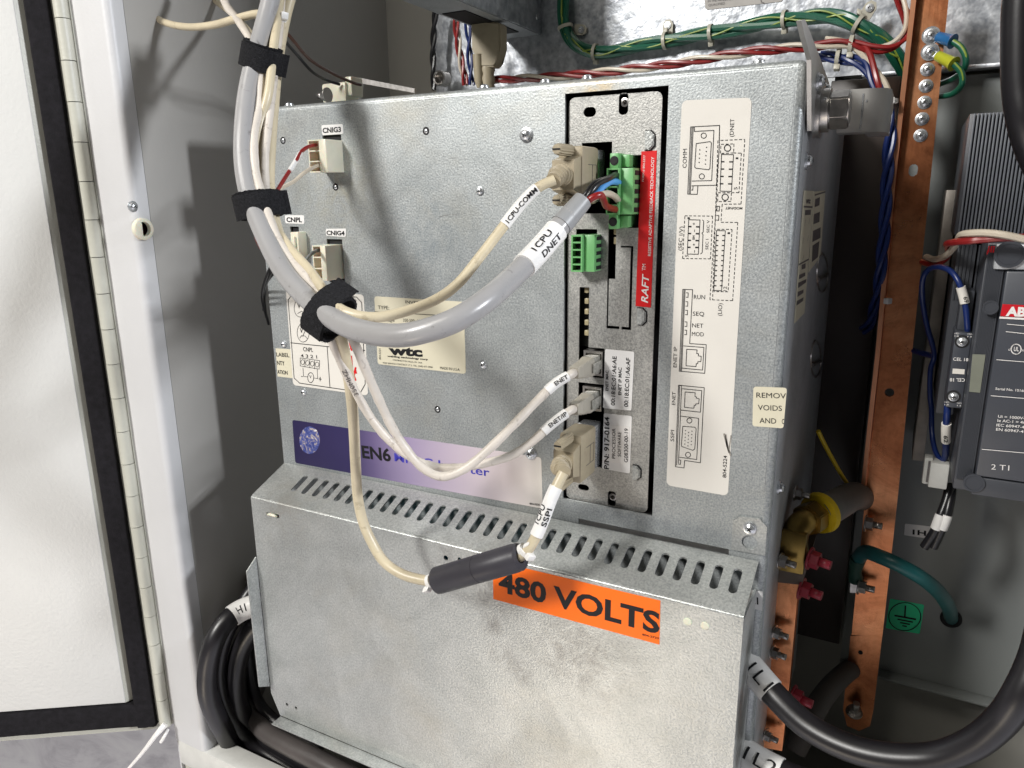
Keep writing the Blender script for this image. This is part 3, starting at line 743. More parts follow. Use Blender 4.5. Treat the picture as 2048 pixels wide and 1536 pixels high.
Ink(P, .0005, .0009).line(*z4((420, 1070), (452, 1190)), w=.0012).line(*z4((430, 1075), (440, 1150), (462, 1210)), w=.0010).line(*z4((465, 1080), (452, 1170)), w=.0006).done(BG, plain('pencil_scuff', (.30, .28, .25), .6, var=.4, scale=900), 'scuff_mark')

# ---- rating label
RT, _ = sticker('rating_label', P, [(749, 592.4), (927.6, 603.5), (932, 747.7), (756, 728)], STICKY, inv, r=.002)
I = Ink(P, .00045, .0004)
I.text('INVERTER', (811.4, 606.5), (857.6, 610.5), (811, 600)).text('TYPE:', (757, 618), (779, 619), (757, 610.5)).line((750, 623), (928.2, 633.3)).text('Voltage', (758.7, 641.5), (790, 643.5), (758.7, 636)).text('350-500   VAC', (807, 643), (850, 644.6), (807, 637)).text('Line Power', (757.5, 653), (788, 654.8), (757.5, 648))
I.text('wtc', (778.5, 708), (846, 712.5), (778.5, 690.5), .05).text('welding technology corp', (775.5, 713.5), (856.4, 720.3), (775.5, 710), .03).text('FARMINGTON HILLS, MI  USA', (786.6, 721), (845, 727), (786.6, 718)).text('FOR SERVICE CONTACT I.T.S. TEL. (248) 477-3900', (766.8, 727), (865.8, 736), (766.8, 723.7)).text('MADE IN U.S.A.', (881, 738), (920.7, 741.7), (881, 732.5)).text('804-5224', (762.5, 719), (762, 697), (758.5, 719))
I.done(RT)
# ---- hazard label with meter symbols
HZ, _ = sticker('hazard_label', P, [(572, 580), (728, 589.4), (736.4, 791), (586.8, 770)], STICK, inv, r=.003)
I = Ink(P, .00045, .0006)
I.line((584, 590), (592, 587), (714, 594), (724, 605), (731, 768), (722, 784), (600, 766), (589, 756), (577, 600), close=True)
I.line((582, 685.4), (730.5, 700.7)).line((655, 693), (660.5, 774)).ring(607, 665, 12, 19, w=.0004).ring(601, 616, 12, 18, w=.0004)
I.text('V', (601, 665), (607, 665.5), (601, 656), .02).line((606, 673), (612, 659), w=.0005).line((600, 676), (604, 671), (611, 672), (615, 677), w=.0004).text('V', (596, 616), (602, 616.5), (596, 607), .02).line((596, 627), (604, 622), (610, 628), w=.0004)
I.text('> 50 V', (621.5, 667.5), (672, 673.5), (621.5, 659), .02).text('> 50 V', (621.5, 617), (672, 622), (621.5, 609), .02).text('CNPL', (607.3, 702), (627, 703.9), (607.3, 693.3), .01).text('4 3 2 1', (602.4, 714.3), (635, 717), (602.4, 707.5), .01)
I.line((601, 715.6), (640, 721), (639, 738), (601, 731.5), close=True, w=.0004)
for k in range(4): I.ring(606 + k * 9.6, 724 + k * 1.6, 3.6, 5, w=.0004, n=12)
for k in range(1, 4): I.line((601 + k * 9.6, 716.5 + k * 1.4), (601 + k * 9.6, 732.5 + k * 1.6), w=.0004)
I.line((606.6, 735.4), (607.8, 752.7), (616, 753.6), w=.0004).line((635, 738), (636, 757), (628, 755.6), w=.0004).ring(622, 755, 6, 10, w=.0005).text('V', (619.5, 756), (624, 756.5), (619.5, 749.5)).line((603, 752.5), (606, 753), w=.0005).line((638.5, 757.5), (643.5, 758.2), w=.0006).line((641, 754), (641, 762), w=.0006)
I.done(HZ)
Ink(P, .0005, .0016).line((703, 712), (706, 745), (712, 760)).line((712, 735), (708, 752), (700, 758)).line((700, 686), (704, 700)).line((711, 738), (713, 746)).done(HZ, RED, 'red_symbol')
m = Ink(P, .0005); m.fill((700, 610), (703, 597), (709, 616)); m.done(HZ, PCBG, 'green_symbol')
# ---- warranty stickers (left one and the right one folded over the edge)
WL, _ = sticker('warranty_label', P, [(551.5, 696.5), (582, 698.5), (586.5, 756.5), (555.5, 752.7)], STICKY, inv, off=.0002, r=0)
Ink(P, .00035).text('LABEL', (553.5, 712.4), (579.4, 714.3), (553.5, 704.4), .01).text('NTY', (555, 729.4), (570, 730.6), (555, 721), .015).text('ATION', (555.7, 747), (576, 749.4), (555.7, 739), .015).done(WL)
WR, _ = sticker('warranty_label', P, [(1507, 773), (1574, 775.5), (1567, 856.5), (1505, 852)], STICKY, inv, r=.0015)
Ink(P, .00045).text('REMOV', (1513, 794.7), (1572, 796.8), (1513, 784)).text('VOIDS', (1516, 819.5), (1564, 821.6), (1516, 808.6)).text('AND', (1519.6, 845.5), (1552.6, 847), (1519.6, 834.5)).text('C', (1564, 847.4), (1569, 847.6), (1564, 837), .01).done(WR)
# ---- product banner
BAN = bpy.data.materials.new('violet_gradient_print'); BAN.use_nodes = True; nt = BAN.node_tree; b = nt.nodes['Principled BSDF']
tc = nd(nt, 'ShaderNodeTexCoord'); sx = nd(nt, 'ShaderNodeSeparateXYZ'); nt.links.new(tc.outputs['Object'], sx.inputs[0])
mr = nd(nt, 'ShaderNodeMapRange'); mr.inputs[1].default_value = -.446; mr.inputs[2].default_value = -.206; nt.links.new(sx.outputs[0], mr.inputs[0])
c_ = ramp(nt, mr.outputs[0], [(0, (.020, .015, .060)), (.28, (.032, .025, .095)), (.38, (.13, .10, .22)), (.52, (.33, .27, .43)), (.70, (.54, .46, .56)), (.88, (.70, .62, .63)), (1, (.74, .70, .64))])
nt.links.new(c_, b.inputs['Base Color']); b.inputs['Roughness'].default_value = .32
BN, _ = sticker('product_banner', P, [(585, 839.5), (1083, 915), (1085.5, 1017), (591, 925.5)], BAN, inv, r=.002)
Ink(P, .00045).text('GEN6', (701, 911.5), (783, 922.3), (701, 887), .028).done(BN)
Ink(P, .00045).text('MFDC Inverter', (790, 921.5), (980, 952.6), (790, 905.2), .012).done(BN, plain('blue_print', (.05, .045, .42), .4))
Ink(P, .00045).text('804-5225', (1060, 1008.5), (1080, 1011), (1060, 1004.8), .03).done(BN)
GL = bpy.data.materials.new('printed_globe'); GL.use_nodes = True; nt = GL.node_tree; b = nt.nodes['Principled BSDF']; co = coords(nt)
nt.links.new(ramp(nt, noise(nt, co, 210, 6, .7, .8), [(.44, (.03, .045, .20)), (.52, (.10, .12, .34)), (.57, (.28, .22, .18)), (.66, (.70, .70, .78))]), b.inputs['Base Color'])
g_ = Ink(P, .00045); g_.dot(620, 879.5, 1, 3) if False else None
g_.fill(*[(620 + 20.5 * math.cos(2 * math.pi * k / 32), 880 + 27.5 * math.sin(2 * math.pi * k / 32)) for k in range(32)]); g_.done(BN, GL, 'globe_print')
# ---- small connector name labels
for t, c4, tx in (('CNIG3', [(643, 250.5), (685.8, 248), (686.4, 268), (645.4, 270.7)], ((646.4, 266), (683, 263.6), (646.4, 255.8))),
                  ('CNPL', [(570, 430.4), (608.3, 430.4), (609, 448), (571.4, 446.5)], ((574, 443.7), (604.6, 444.2), (574, 434.3))),
                  ('CNIG4', [(651.8, 457.6), (692.4, 457), (692, 474), (652.8, 471.4)], ((654, 469.6), (690, 470.6), (654, 460.8)))):
    o, _ = sticker('connector_label', P, c4, STICKW, inv, r=.0012, label='small white label reading ' + t)
    Ink(P, .00045).text(t, *tx, .03).done(o)
# ---- fasteners on the panel
for kind, px, py in (('pan', 1053, 270), ('small', 960, 382), ('small', 967, 729), ('pan', 1062, 906), ('small', 568, 688), ('small', 608, 784)):
    fasten(kind, P(px, py, 0), FR, inv, 1 if kind == 'small' else .95)
for px, py in ((852, 262), (566, 281), (671, 374), (875, 819)): fasten('pem', P(px, py, .0004), FR, inv)
for px in (573, 967, 1089, 1173, 1515):
    x = P(px, 160, .012).x; fasten('pan', (x, .013, ZTp), (0, 0, 1), inv, .95)
for px, py in ((1640, 163), (1653, 182), (1640, 222), (1617, 322), (1562, 974)):
    p = PX(px - 6, py, XRt + (.0039 if py < 240 else .0004)); fasten('pan', p, (1, 0, 0), inv, 1.0)
# scratches on the sheet
I = Ink(P, .00006, .0003)
I.line((878, 434), (892, 430), (920, 428)).line((880, 433), (900, 429)); I.done(inv, STEEL, 'scratch')
CRE = plain('bend_crease', (.22, .23, .24), .5, .5)
for q_ in (((1590, 175), (1577, 348), (1565, 509), (1554, 669), (1543, 800), (1529, 985)), ((560, 221), (800, 200), (1120, 171)), ((1345, 152), (1585, 131))): Ink(P, .00005, .00028).line(*q_).done(inv, CRE, 'bend_crease')
SM_ = plain('dark_smudge', (.20, .19, .17), .6, .3, var=.5, scale=300)

# ---- lower cover
cov = []
YC, ZC, ZV = -.040, -.2312, -.2150
zl = lambda y: ZV + (ZC - ZV) * (y / YC)
XC0, XC1 = -.4500, -.0625
hs = []
for k in range(32):
    x = -.4176 + k * (.3453 / 31)
    hs.append(rr(x - .0026, .0090, x + .0026, .0268, .0024, 4))
me = plate_mesh([(XC0, .0008), (XC1, .0008), (XC1, .0385), (XC0, .0385)], hs, .0012, 0)
for v in me.vertices:          # lay the vented strip from the panel down to the front edge
    x, y, z = v.co; v.co = (x, -z, zl(-z) - y)
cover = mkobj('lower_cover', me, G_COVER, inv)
ch = [rpx(532, 1024, 541, 1033, YC, .001), rpx(549, 1027, 559, 1037, YC, .001), circ(*xz(891.5, 1116, YC), .0019), circ(*xz(919, 1119, YC), .0016), circ(*xz(574, 1409, YC), .0015), circ(*xz(592, 1416, YC), .0015)]
me = plate_mesh([(XC0, -.4140), (XC0 + .0085, -.4335), (XC1, -.4335), (XC1, ZC - .0015), (XC0, ZC - .0015)], ch, .0012, YC)
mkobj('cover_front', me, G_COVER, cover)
m = MB(); y0 = -.0385; z0 = zl(y0)
ar = [(y0, z0)] + [(YC + .0016 - .0016 * math.sin(t) , ZC - .0016 + .0017 * math.cos(t)) for t in A]
vs = [(XC0, y, z) for y, z in ar] + [(XC1, y, z) for y, z in ar]; n2 = len(ar)
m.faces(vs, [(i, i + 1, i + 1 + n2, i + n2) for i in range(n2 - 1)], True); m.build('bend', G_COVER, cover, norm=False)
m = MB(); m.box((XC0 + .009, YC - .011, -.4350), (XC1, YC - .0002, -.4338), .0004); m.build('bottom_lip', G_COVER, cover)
m = MB(); pl = [V((XC0 - .0005, YC - .0002, -.285)), V((XC0 - .0005, YC - .011, -.293)), V((XC0 - .0005, YC - .011, -.401)), V((XC0 - .0005, YC - .0002, -.4075))]
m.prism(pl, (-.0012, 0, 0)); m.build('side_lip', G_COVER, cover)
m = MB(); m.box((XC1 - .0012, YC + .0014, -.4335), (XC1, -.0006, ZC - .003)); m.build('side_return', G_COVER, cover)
t1 = [xz(1466, 1041.5, -.0014), xz(1479.5, 1033, -.0014), xz(1520, 1038, -.0014), xz(1534, 1055, -.0014), xz(1530, 1112, -.0014), xz(1462, 1099, -.0014)]
kh = circ(*xz(1499, 1085, -.0014), .0047, 20)
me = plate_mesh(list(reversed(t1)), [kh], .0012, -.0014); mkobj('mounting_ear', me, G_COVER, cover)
fasten('small', P(1500, 1056, -.0014), FR, cover, 1.35)
for k, (px, py) in enumerate(((1375, 1243), (1410, 1251))):
    m = MB(); m.lathe(P(px, py, YC) , FR, [(0, .0026), (.0004, .0026), (.0008, .0020), (.0009, .0010)], 20); m.build('plastic_plug', NYLON, cover)
m = MB(); a = P(543, 1030, YC - .0012); m.tube(smooth([P(536, 1029, YC + .002), P(540, 1029, YC - .0012), P(550, 1032, YC - .0012), P(554, 1033, YC + .002)], 5), .0011, 8); m.build('cable_tie', NYLON, cover)
PC = lambda px, py: P(px, py, YC)
S4, _ = sticker('voltage_label', PC, [(986, 1121), (1320.8, 1201.4), (1318.8, 1288.8), (987, 1197.6)], ORANGE, cover, r=0)
Ink(PC, .00045).text('480 VOLTS', (998, 1180.5), (1319, 1266.5), (998, 1142), .032).text('804-2723', (1285, 1270), (1317.8, 1278), (1285, 1266), .02).done(S4)
# varnished transformer cores showing through the vents
for k in range(9):
    x = -.398 + k * .0215
    m = MB(); m.box((x, .003 - .034, -.29), (x + .0165, -.009, -.2385), .003); m.build('core', TEAL, inv)
m = MB(); m.box((-.44, -.034, -.40), (-.07, -.004, -.30)); m.build('dark_interior', DARK, inv)

# ---- labels and knock-outs on the side panel
SX = XRt + .0006
PS = lambda px, py: PX(px, py, SX)
a1, _ = sticker('side_label', PS, [(1607, 381), (1627, 382), (1608, 626), (1588, 647)], STICKY, inv, r=0)
a2, _ = sticker('side_label', PS, [(1628, 383), (1650, 381), (1640, 514), (1616, 545)], STICKY, inv, r=0)
I = Ink(PS, .0004, .0006)
z7s = lambda *p: [(1580 + a / 4.958, 370 + b_ / 4.955) for a, b_ in p]
for p in (((130, 215), (215, 220)), ((80, 790), (180, 735))): I.line(*z7s(*p), w=.001)
I.text('wtc', *z7s((150, 180), (195, 182), (150, 122)), .05)
for q4 in (((143, 250), (200, 245), (197, 295), (140, 300)), ((110, 790), (148, 775), (146, 825), (108, 838)), ((85, 890), (145, 865), (143, 900), (82, 935)), ((75, 970), (155, 932), (152, 965), (73, 1022)), ((70, 1060), (128, 1035), (125, 1070), (66, 1110)), ((60, 1150), (128, 1112), (124, 1148), (57, 1196))): I.fill(*z7s(*q4))
for x_, y_, h_ in ((148, 340, 60), (190, 330, 55), (130, 520, 60), (178, 500, 55), (130, 700, 40)): I.line(*z7s((x_, y_), (x_ - 10, y_ + h_)), w=.0006)
I.done(a1, INKG)
I = Ink(PS, .0004, .0006)
I.line(*z7s((240, 100), (345, 68)), w=.001)
for q4 in (((245, 140), (290, 120), (285, 200), (238, 220)), ((232, 290), (290, 265), (285, 365), (225, 390)), ((222, 455), (298, 420), (295, 525), (215, 565)), ((218, 600), (285, 555), (270, 715), (210, 765))): I.fill(*z7s(*q4))
I.done(a2, INKG)
for cx_, cy_, rx_, ry_ in ((1644, 546, 11, 38), (1631, 718, 10, 36)):
    m = MB(); c = PS(cx_, cy_); pts = [PS(cx_ + rx_ * math.cos(2 * math.pi * k / 28), cy_ + ry_ * math.sin(2 * math.pi * k / 28)) for k in range(29)]
    m.tube(pts, .0009, 6, False); m.build('knockout_ring', STEELD, inv)
    m = MB(); m.tube([PS(cx_ - rx_ * .9, cy_ + ry_ * .35), PS(cx_ + rx_ * .9, cy_ + ry_ * .1)], .002, 6); m.build('knockout_bridge', STEELD, inv)

# ---- lifting tab and terminals on the right-hand side
m = MB(); tp = [PX(*q, XRt + .0016) for q in ((1592, 42), (1600, 40), (1611, 66), (1632, 118), (1650, 165), (1648, 258), (1614, 262), (1613, 120), (1600, 76))]
m.prism(tp, (.0022, 0, 0)); m.build('lifting_tab', ALU, inv)

# ================================================================ PLUGS, CABLES AND STRAPS
def tube_part(path, r, m, name, parent, seg=14, **k):
    b = MB(); b.tube(path, r, seg, True, **k); return b.build(name, m, parent)
def marker(path, a, b_, r, lines, parent, m=None, height=.003, ink=None, name='wire_marker', bold=.012, label=None):
    sp = sub(path, a, b_)
    if (V((*proj(sp[0]), 0)) - V((*a, 0))).length > (V((*proj(sp[-1]), 0)) - V((*a, 0))).length: sp = sp[::-1]
    o = tube_part(sp, r, m or SLEEVE, name, parent, 20)
    if label: o['label'] = label
    t = MB()
    for (txt, s0, s1, side) in lines: tube_text(t, txt, None, None, r + .0003, height, 0, bold, s0, s1, side, sp)
    if lines: t.build('lettering', ink or INK, o, norm=False)
    return o
def rel(p, *pts): return p

# --- grey network cable and its green plug
net = thing('network_cable', 'thick glossy grey cable curving to the green plug, marked DNET', 'cable', P(650, 625, -.13))
dn_path = smooth(W((552, -60, -.035), (541, 0, -.042), (527, 55, -.050), (509, 120, -.062), (495, 185, -.072), (488, 250, -.082), (487, 320, -.090), (497, 385, -.097), (518, 444, -.104), (560, 531, -.116), (608, 590, -.126), (671, 640, -.138), (730, 664, -.145), (798, 671, -.148), (857, 660, -.146), (917, 637, -.139), (976, 598, -.124), (1028, 552, -.100), (1080, 499, -.076), (1122, 450, -.061), (1140, 430, -.056)), 8)
tube_part(dn_path, .0058, GREYJ, 'jacket', net, 24)
sh = smooth([dn_path[-9], dn_path[-5], dn_path[-1], P(1155, 413, -.052), P(1166, 400, -.049)], 4)
tube_part(sh, .0, SHRINK, 'shrink_tube', net, 22, radii=[.0063 - .0010 * i / (len(sh) - 1) for i in range(len(sh))])
marker(dn_path, (1052, 533), (1120, 462), .0065, [('DNET', .30, .88, -.0032), ('1CPU', .22, .80, .0026)], net, height=.0036)
for mt, nm, pts in ((BLKW, 'black_wire', ((1164, 398, -.046), (1176, 383, -.044), (1190, 366, -.038), (1212, 358, -.028), (1238, 346, -.006))),
                    (BLKW, 'black_wire', ((1172, 400, -.046), (1182, 384, -.045), (1196, 368, -.040), (1218, 357, -.028), (1239, 347, -.004))),
                    (SKYW, 'blue_wire', ((1172, 402, -.046), (1192, 390, -.042), (1205, 374, -.034), (1222, 363, -.022), (1240, 365, -.005))),
                    (WHTW, 'white_wire', ((1168, 406, -.046), (1190, 394, -.044), (1212, 387, -.034), (1228, 392, -.020), (1238, 403, -.004))),
                    (REDW, 'red_wire', ((1170, 408, -.047), (1184, 396, -.048), (1201, 390, -.044), (1208, 402, -.036), (1214, 413, -.026), (1238, 421, -.004)))):
    tube_part(smooth(W(*pts), 5), .0016 if nm == 'black_wire' else .0019, mt, nm, net, 10)
gt = terminal('green_plug', 1231, 338, 1277, 428, 5, net, -.011, .0, True)

# --- serial connectors
def dsub(parent, xr, zc, cable_dir, tip, seed=0):
    """hood of a 9-pin style connector standing straight out of the module; xr = world X of its right flank"""
    xc = xr - .0078; T = V((xc, 0, zc))
    m = MB(); m.box((xc - .0065, -.0050, zc - .0150), (xc + .0065, YM + .004, zc + .0150), .001); m.build('metal_shell', STEEL, parent)
    m = MB()
    out = [(-.0128, -.0165), (.0, -.0165)]
    Y0, Y1, Y2 = -.0052, -.0300, -.0400
    m.box((xc - .0078, Y1, zc - .0160), (xc + .0078, Y0, zc + .0160), .0022)
    m.prism([V((xc - .0066, Y1, zc - .0105)), V((xc - .0066, Y2, zc - .0080)), V((xc - .0066, Y2, zc + .0080)), V((xc - .0066, Y1, zc + .0105))], (.0132, 0, 0))
    h = m.build('hood', TAN, parent)
    m = MB()
    for a0, a1 in ((-.004, .004),):
        m.line = None
        for (y0, z0, y1, z1) in ((-.010, -.006, -.010, .006), (-.010, .006, -.022, .006), (-.010, -.006, -.022, -.006), (-.016, -.006, -.016, .006)):
            m.box((xc + .0077, min(y0, y1) - .00015, min(z0, z1) + zc - .00015), (xc + .0080, max(y0, y1) + .00015, max(z0, z1) + zc + .00015))
    m.build('moulded_line', INKG, h)
    for s_ in (1, -1):
        zz_ = zc + s_ * .0135; m = MB(); r = .0033; seg = 26
        a = V((xc - .0005, -.026, zz_)); b_ = V((xc - .0005, -.0475, zz_)); rings = []
        for q_, sc in ((0, .8), (.12, 1), (.85, 1), (1, .82)):
            c = a.lerp(b_, q_)
            rings.append([m.bm.verts.new(c + V((math.cos(2 * math.pi * k / seg), 0, math.sin(2 * math.pi * k / seg))) * r * sc * (1 if k % 2 else .86)) for k in range(seg)])
        for r0, r1 in zip(rings, rings[1:]):
            for k in range(seg): m.bm.faces.new((r0[k], r0[(k + 1) % seg], r1[(k + 1) % seg], r1[k]))
        m.bm.faces.new(rings[-1]); m.bm.faces.new(list(reversed(rings[0])))
        t_ = m.build('thumbscrew', TAN, parent)
        m = MB(); m.box((xc - .0028, -.0479, zz_ - .0004), (xc + .0018, -.0470, zz_ + .0004)); m.build('slot', DARK, t_)
    # ribbed strain relief
    st = V((xc, Y2 + .001, zc)); en = tip; d = (en - st)
    pth = smooth([st, st + V((0, -.007, 0)), st.lerp(en, .6) + V((0, -.002, 0)), en], 7)
    n_ = len(pth); rad = [.0062 - .0020 * i / n_ - (.0017 if (i % 4 in (2, 3)) and 2 < i < n_ - 2 else 0) for i in range(n_)]
    m = MB(); m.tube(pth, 0, 20, True, radii=rad); m.build('strain_relief', TAN, parent)
    return h
com = thing('serial_cable', 'thin beige cable with marker 1CPU-COMM ending in the upper tan plug', 'cable', P(900, 580, -.08))
zc_c = (P(1185, 293, YM).z + P(1185, 412, YM).z) / 2
tip = P(1106, 362, -.057)
dsub(com, P(1209, 350, YM).x, zc_c, None, tip)
co_path = smooth(W((572, -60, -.028), (560, 0, -.035), (553, 50, -.044), (546, 105, -.055), (537, 185, -.066), (522, 245, -.072), (513, 310, -.080), (524, 380, -.088), (548, 448, -.097), (579, 495, -.104), (619, 541, -.113), (655, 590, -.126), (684, 620, -.134), (735, 634, -.132), (792, 628, -.122), (866, 602, -.106), (916, 567, -.096), (962, 511, -.085), (1009, 450, -.074), (1046, 404, -.067), (1078, 374, -.062), (1109, 360, -.057)), 8)
tube_part(co_path, .0028, BEIGE, 'jacket', com)
marker(co_path, (1007, 453), (1074, 378), .0032, [('1CPU-COMM', .06, .97, 0)], com, height=.0030)
ssp = thing('serial_cable', 'beige cable marked SSPI hanging in a loop through the dark cylinder', 'cable', P(715, 989, -.08))
zc_s = (P(1185, 838, YM).z + P(1185, 935, YM).z) / 2
tip2 = P(1127, 945, -.056)
dsub(ssp, P(1203, 880, YM).x, zc_s, None, tip2)
ss1 = smooth(W((600, -60, -.02), (580, 0, -.028), (566, 60, -.036), (555, 130, -.046), (548, 205, -.056), (541, 300, -.070), (540, 380, -.080), (558, 470, -.094), (596, 545, -.106), (640, 600, -.116), (676, 660, -.118), (694, 735, -.108), (703, 797, -.102), (708, 860, -.094), (711, 925, -.086), (715, 989, -.080), (725, 1040, -.078), (743, 1083, -.077), (768, 1123, -.077), (806, 1149, -.077), (852, 1161, -.076), (880, 1160, -.076)), 8)
tube_part(ss1, .0034, BEIGE, 'jacket', ssp)
ss2 = smooth(W((1030, 1118, -.075), (1048, 1108, -.074), (1066, 1084, -.072), (1084, 1045, -.068), (1104, 992, -.063), (1127, 945, -.056)), 8)
tube_part(ss2, .0032, BEIGE, 'jacket', ssp)
marker(ss2, (1072, 1071), (1114, 975), .0040, [('SSPI', .24, .60, -.0016), ('1CPU', .24, .62, .0034)], ssp, height=.0036)
fa, fb = P(872, 1162, -.077), P(1041, 1113, -.075); fx = (fb - fa).normalized(); FL = (fb - fa).length
m = MB(); m.lathe(fa, fx, [(.0008, .0035), (.0, .0070), (.0014, .0084), (.0018, .0087), (FL * .52, .0087), (FL * .523, .0085), (FL * .526, .0087), (FL - .004, .0087), (FL - .0036, .0084), (FL - .001, .0084), (FL, .0078), (FL, .0040), (FL - .002, .0038)], 40)
ferr = m.build('ferrite_sleeve', FERR, ssp)
def tie(c, ax, r, parent, head):
    c, ax = V(c), V(ax).normalized(); m = MB()
    up = V((0, 0, 1)); N = (up - ax * up.dot(ax)).normalized(); B = ax.cross(N)
    ring = [[], [], [], []]; seg = 20
    for k in range(seg):
        d = N * math.cos(2 * math.pi * k / seg) + B * math.sin(2 * math.pi * k / seg)
        for i, (h, q) in enumerate(((-.0014, r), (.0014, r), (.0014, r + .001), (-.0014, r + .001))): ring[i].append(m.bm.verts.new(c + ax * h + d * q))
    for i in range(4):
        for k in range(seg): m.bm.faces.new((ring[i][k], ring[i][(k + 1) % seg], ring[(i + 1) % 4][(k + 1) % seg], ring[(i + 1) % 4][k]))
    M = Matrix([[ax.x, head[0], 0, 0], [ax.y, head[1], 0, 0], [ax.z, head[2], 0, 0], [0, 0, 0, 1]])
    hd = V(head).normalized(); sd = ax.cross(hd)
    M = Matrix([[ax.x, hd.x, sd.x, c.x + hd.x * (r + .002)], [ax.y, hd.y, sd.y, c.y + hd.y * (r + .002)], [ax.z, hd.z, sd.z, c.z + hd.z * (r + .002)], [0, 0, 0, 1]])
    m.box((-.0022, -.0018, -.0025), (.0022, .0022, .0025), .0006, M)
    return m.build('cable_tie', SLEEVE, parent)
tie(P(861, 1162, -.077), fx, .0034, ssp, (-.1, -.5, -.8)); tie(P(1052, 1102, -.073), V((.5, 0, .8)), .0034, ssp, (.8, -.6, -.25)); tie(P(1046, 1100, -.073), V((.7, 0, .5)), .0030, ssp, (.5, -.3, .8))

# --- network patch cables
BOOT = plain('grey_beige_boot', (.40, .37, .31), .5, var=.1)
CLEAR = plain('clear_plug_plastic', (.34, .33, .29), .12, var=.4, scale=500)
def rj(parent, px, py, tip):
    c = P(px, py, YM); x, z = c.x, c.z
    m = MB(); m.box((x - .0072, YM - .0010, z - .0080), (x + .0058, YM + .012, z - .0064)); m.box((x - .0072, YM - .0010, z + .0064), (x + .0058, YM + .012, z + .0080)); m.box((x + .0048, YM - .0010, z - .0064), (x + .0058, YM + .012, z + .0064)); m.box((x - .0072, YM - .0010, z - .0064), (x - .0058, YM + .012, z + .0064)); m.box((x - .0058, YM + .004, z - .0064), (x + .0048, YM + .006, z + .0064))
    j = m.build('jack_shell', STEELD, face)
    m = MB(); m.box((x - .0040, -.0085, z - .0058), (x + .0042, YM + .004, z + .0058), .0006); m.box((x + .0042, -.012, z - .003), (x + .0056, YM + .002, z + .003), .0003); pl = m.build('clear_plug', CLEAR, parent)
    m = MB(); prof = [(-.0070, .0062, .0044), (-.0150, .0060, .0043), (-.0200, .0050, .0042), (-.0290, .0040, .0038)]
    rings = []
    st = V((x, 0, z)); 
    for i in range(12):
        t = i / 11; y = -.0078 - .0220 * t; hz = .0062 - .0024 * t; hx = .0046 - .0010 * t
        if i % 2 and i > 2: hz -= .0007; hx -= .0006
        off = (tip - V((x, -.030, z))) * (t ** 2) * .5; off.y = 0
        rings.append([m.bm.verts.new(V((x + sx_ * hx, y, z + sz_ * hz)) + off) for sx_, sz_ in ((-1, -.75), (-.75, -1), (.75, -1), (1, -.75), (1, .75), (.75, 1), (-.75, 1), (-1, .75))])
    for r0, r1 in zip(rings, rings[1:]):
        for k in range(8): m.bm.faces.new((r0[k], r0[(k + 1) % 8], r1[(k + 1) % 8], r1[k]))
    m.bm.faces.new(rings[0]); m.bm.faces.new(rings[-1]); m.build('boot', BOOT, parent)
    return V((x, -.0290, z)) + (tip - V((x, -.030, z))) * .5 * V((1, 0, 1)).length * 0 + V(((tip.x - x) * .5, 0, (tip.z - z) * .5))
en = thing('network_patch_cable', 'ivory cable with marker ENET in the upper network jack', 'cable', P(857, 940, -.08), 'ivory network cables')
tp_ = P(1140, 748, -.036); e0 = rj(en, 1189, 726, tp_)
en_path = smooth(W((430, -60, .0), (450, 5, -.02), (476, 40, -.038), (500, 78, -.050), (519, 125, -.060), (519, 205, -.070), (508, 273, -.082), (511, 342, -.090), (527, 400, -.096), (550, 465, -.104), (580, 518, -.110), (620, 562, -.118), (668, 622, -.126), (702, 672, -.122), (734, 745, -.114), (758, 800, -.108), (783, 852, -.103), (812, 898, -.098), (845, 935, -.094), (884, 953, -.090), (930, 937, -.084), (978, 898, -.076), (1028, 849, -.064), (1076, 800, -.050), (1110, 768, -.042), (1138, 751, -.036)) + [e0], 8)
tube_part(en_path, .0027, IVORY, 'jacket', en, radii=[.0027 * (1 + .045 * math.sin(i * .75) + .025 * math.sin(i * 1.9)) for i in range(len(en_path))])
marker(en_path, (1092, 783), (1134, 753), .0032, [('ENET', .38, .95, 0)], en, height=.0028)
ei = thing('network_patch_cable', 'ivory cable with marker ENET/IP in the lower network jack', 'cable', P(952, 928, -.075), 'ivory network cables')
tp_ = P(1140, 818, -.036); e1 = rj(ei, 1187, 797, tp_)
ei_path = smooth(W((585, -60, -.02), (570, 0, -.03), (559, 60, -.040), (550, 130, -.052), (542, 205, -.064), (531, 300, -.078), (532, 378, -.086), (549, 455, -.098), (576, 515, -.106), (612, 560, -.112), (645, 615, -.120), (662, 674, -.120), (681, 722, -.113), (710, 781, -.106), (740, 833, -.100), (778, 880, -.094), (818, 912, -.089), (858, 931, -.083), (905, 936, -.078), (952, 930, -.073), (1018, 913, -.063), (1062, 885, -.054), (1100, 851, -.045), (1136, 824, -.037)) + [e1], 8)
tube_part(ei_path, .0026, IVORY, 'jacket', ei, radii=[.0026 * (1 + .045 * math.sin(i * .7 + 1) + .025 * math.sin(i * 2.1)) for i in range(len(ei_path))])
marker(ei_path, (1086, 864), (1134, 826), .0031, [('ENET/IP', .26, .97, 0)], ei, height=.0028)
tm = MB(); tube_text(tm, '350MHZ', None, None, .00295, .0030, .2, 0, .0, 1, 0, sub(ei_path, (712, 792), (684, 738))[::-1]); tm.build('lettering', INKG, ei, norm=False)
dup_ = thing('beige_cable', 'beige cable looping across the upper left corner to a cable tie', 'cable', P(377, 55, 0))
bl = smooth(W((255, -25, .02), (273, 0, .015), (300, 27, .0), (333, 46, -.010), (377, 54, -.018), (427, 50, -.028), (467, 39, -.035), (512, 28, -.040), (545, 30, -.038), (560, 42, -.034)), 8)
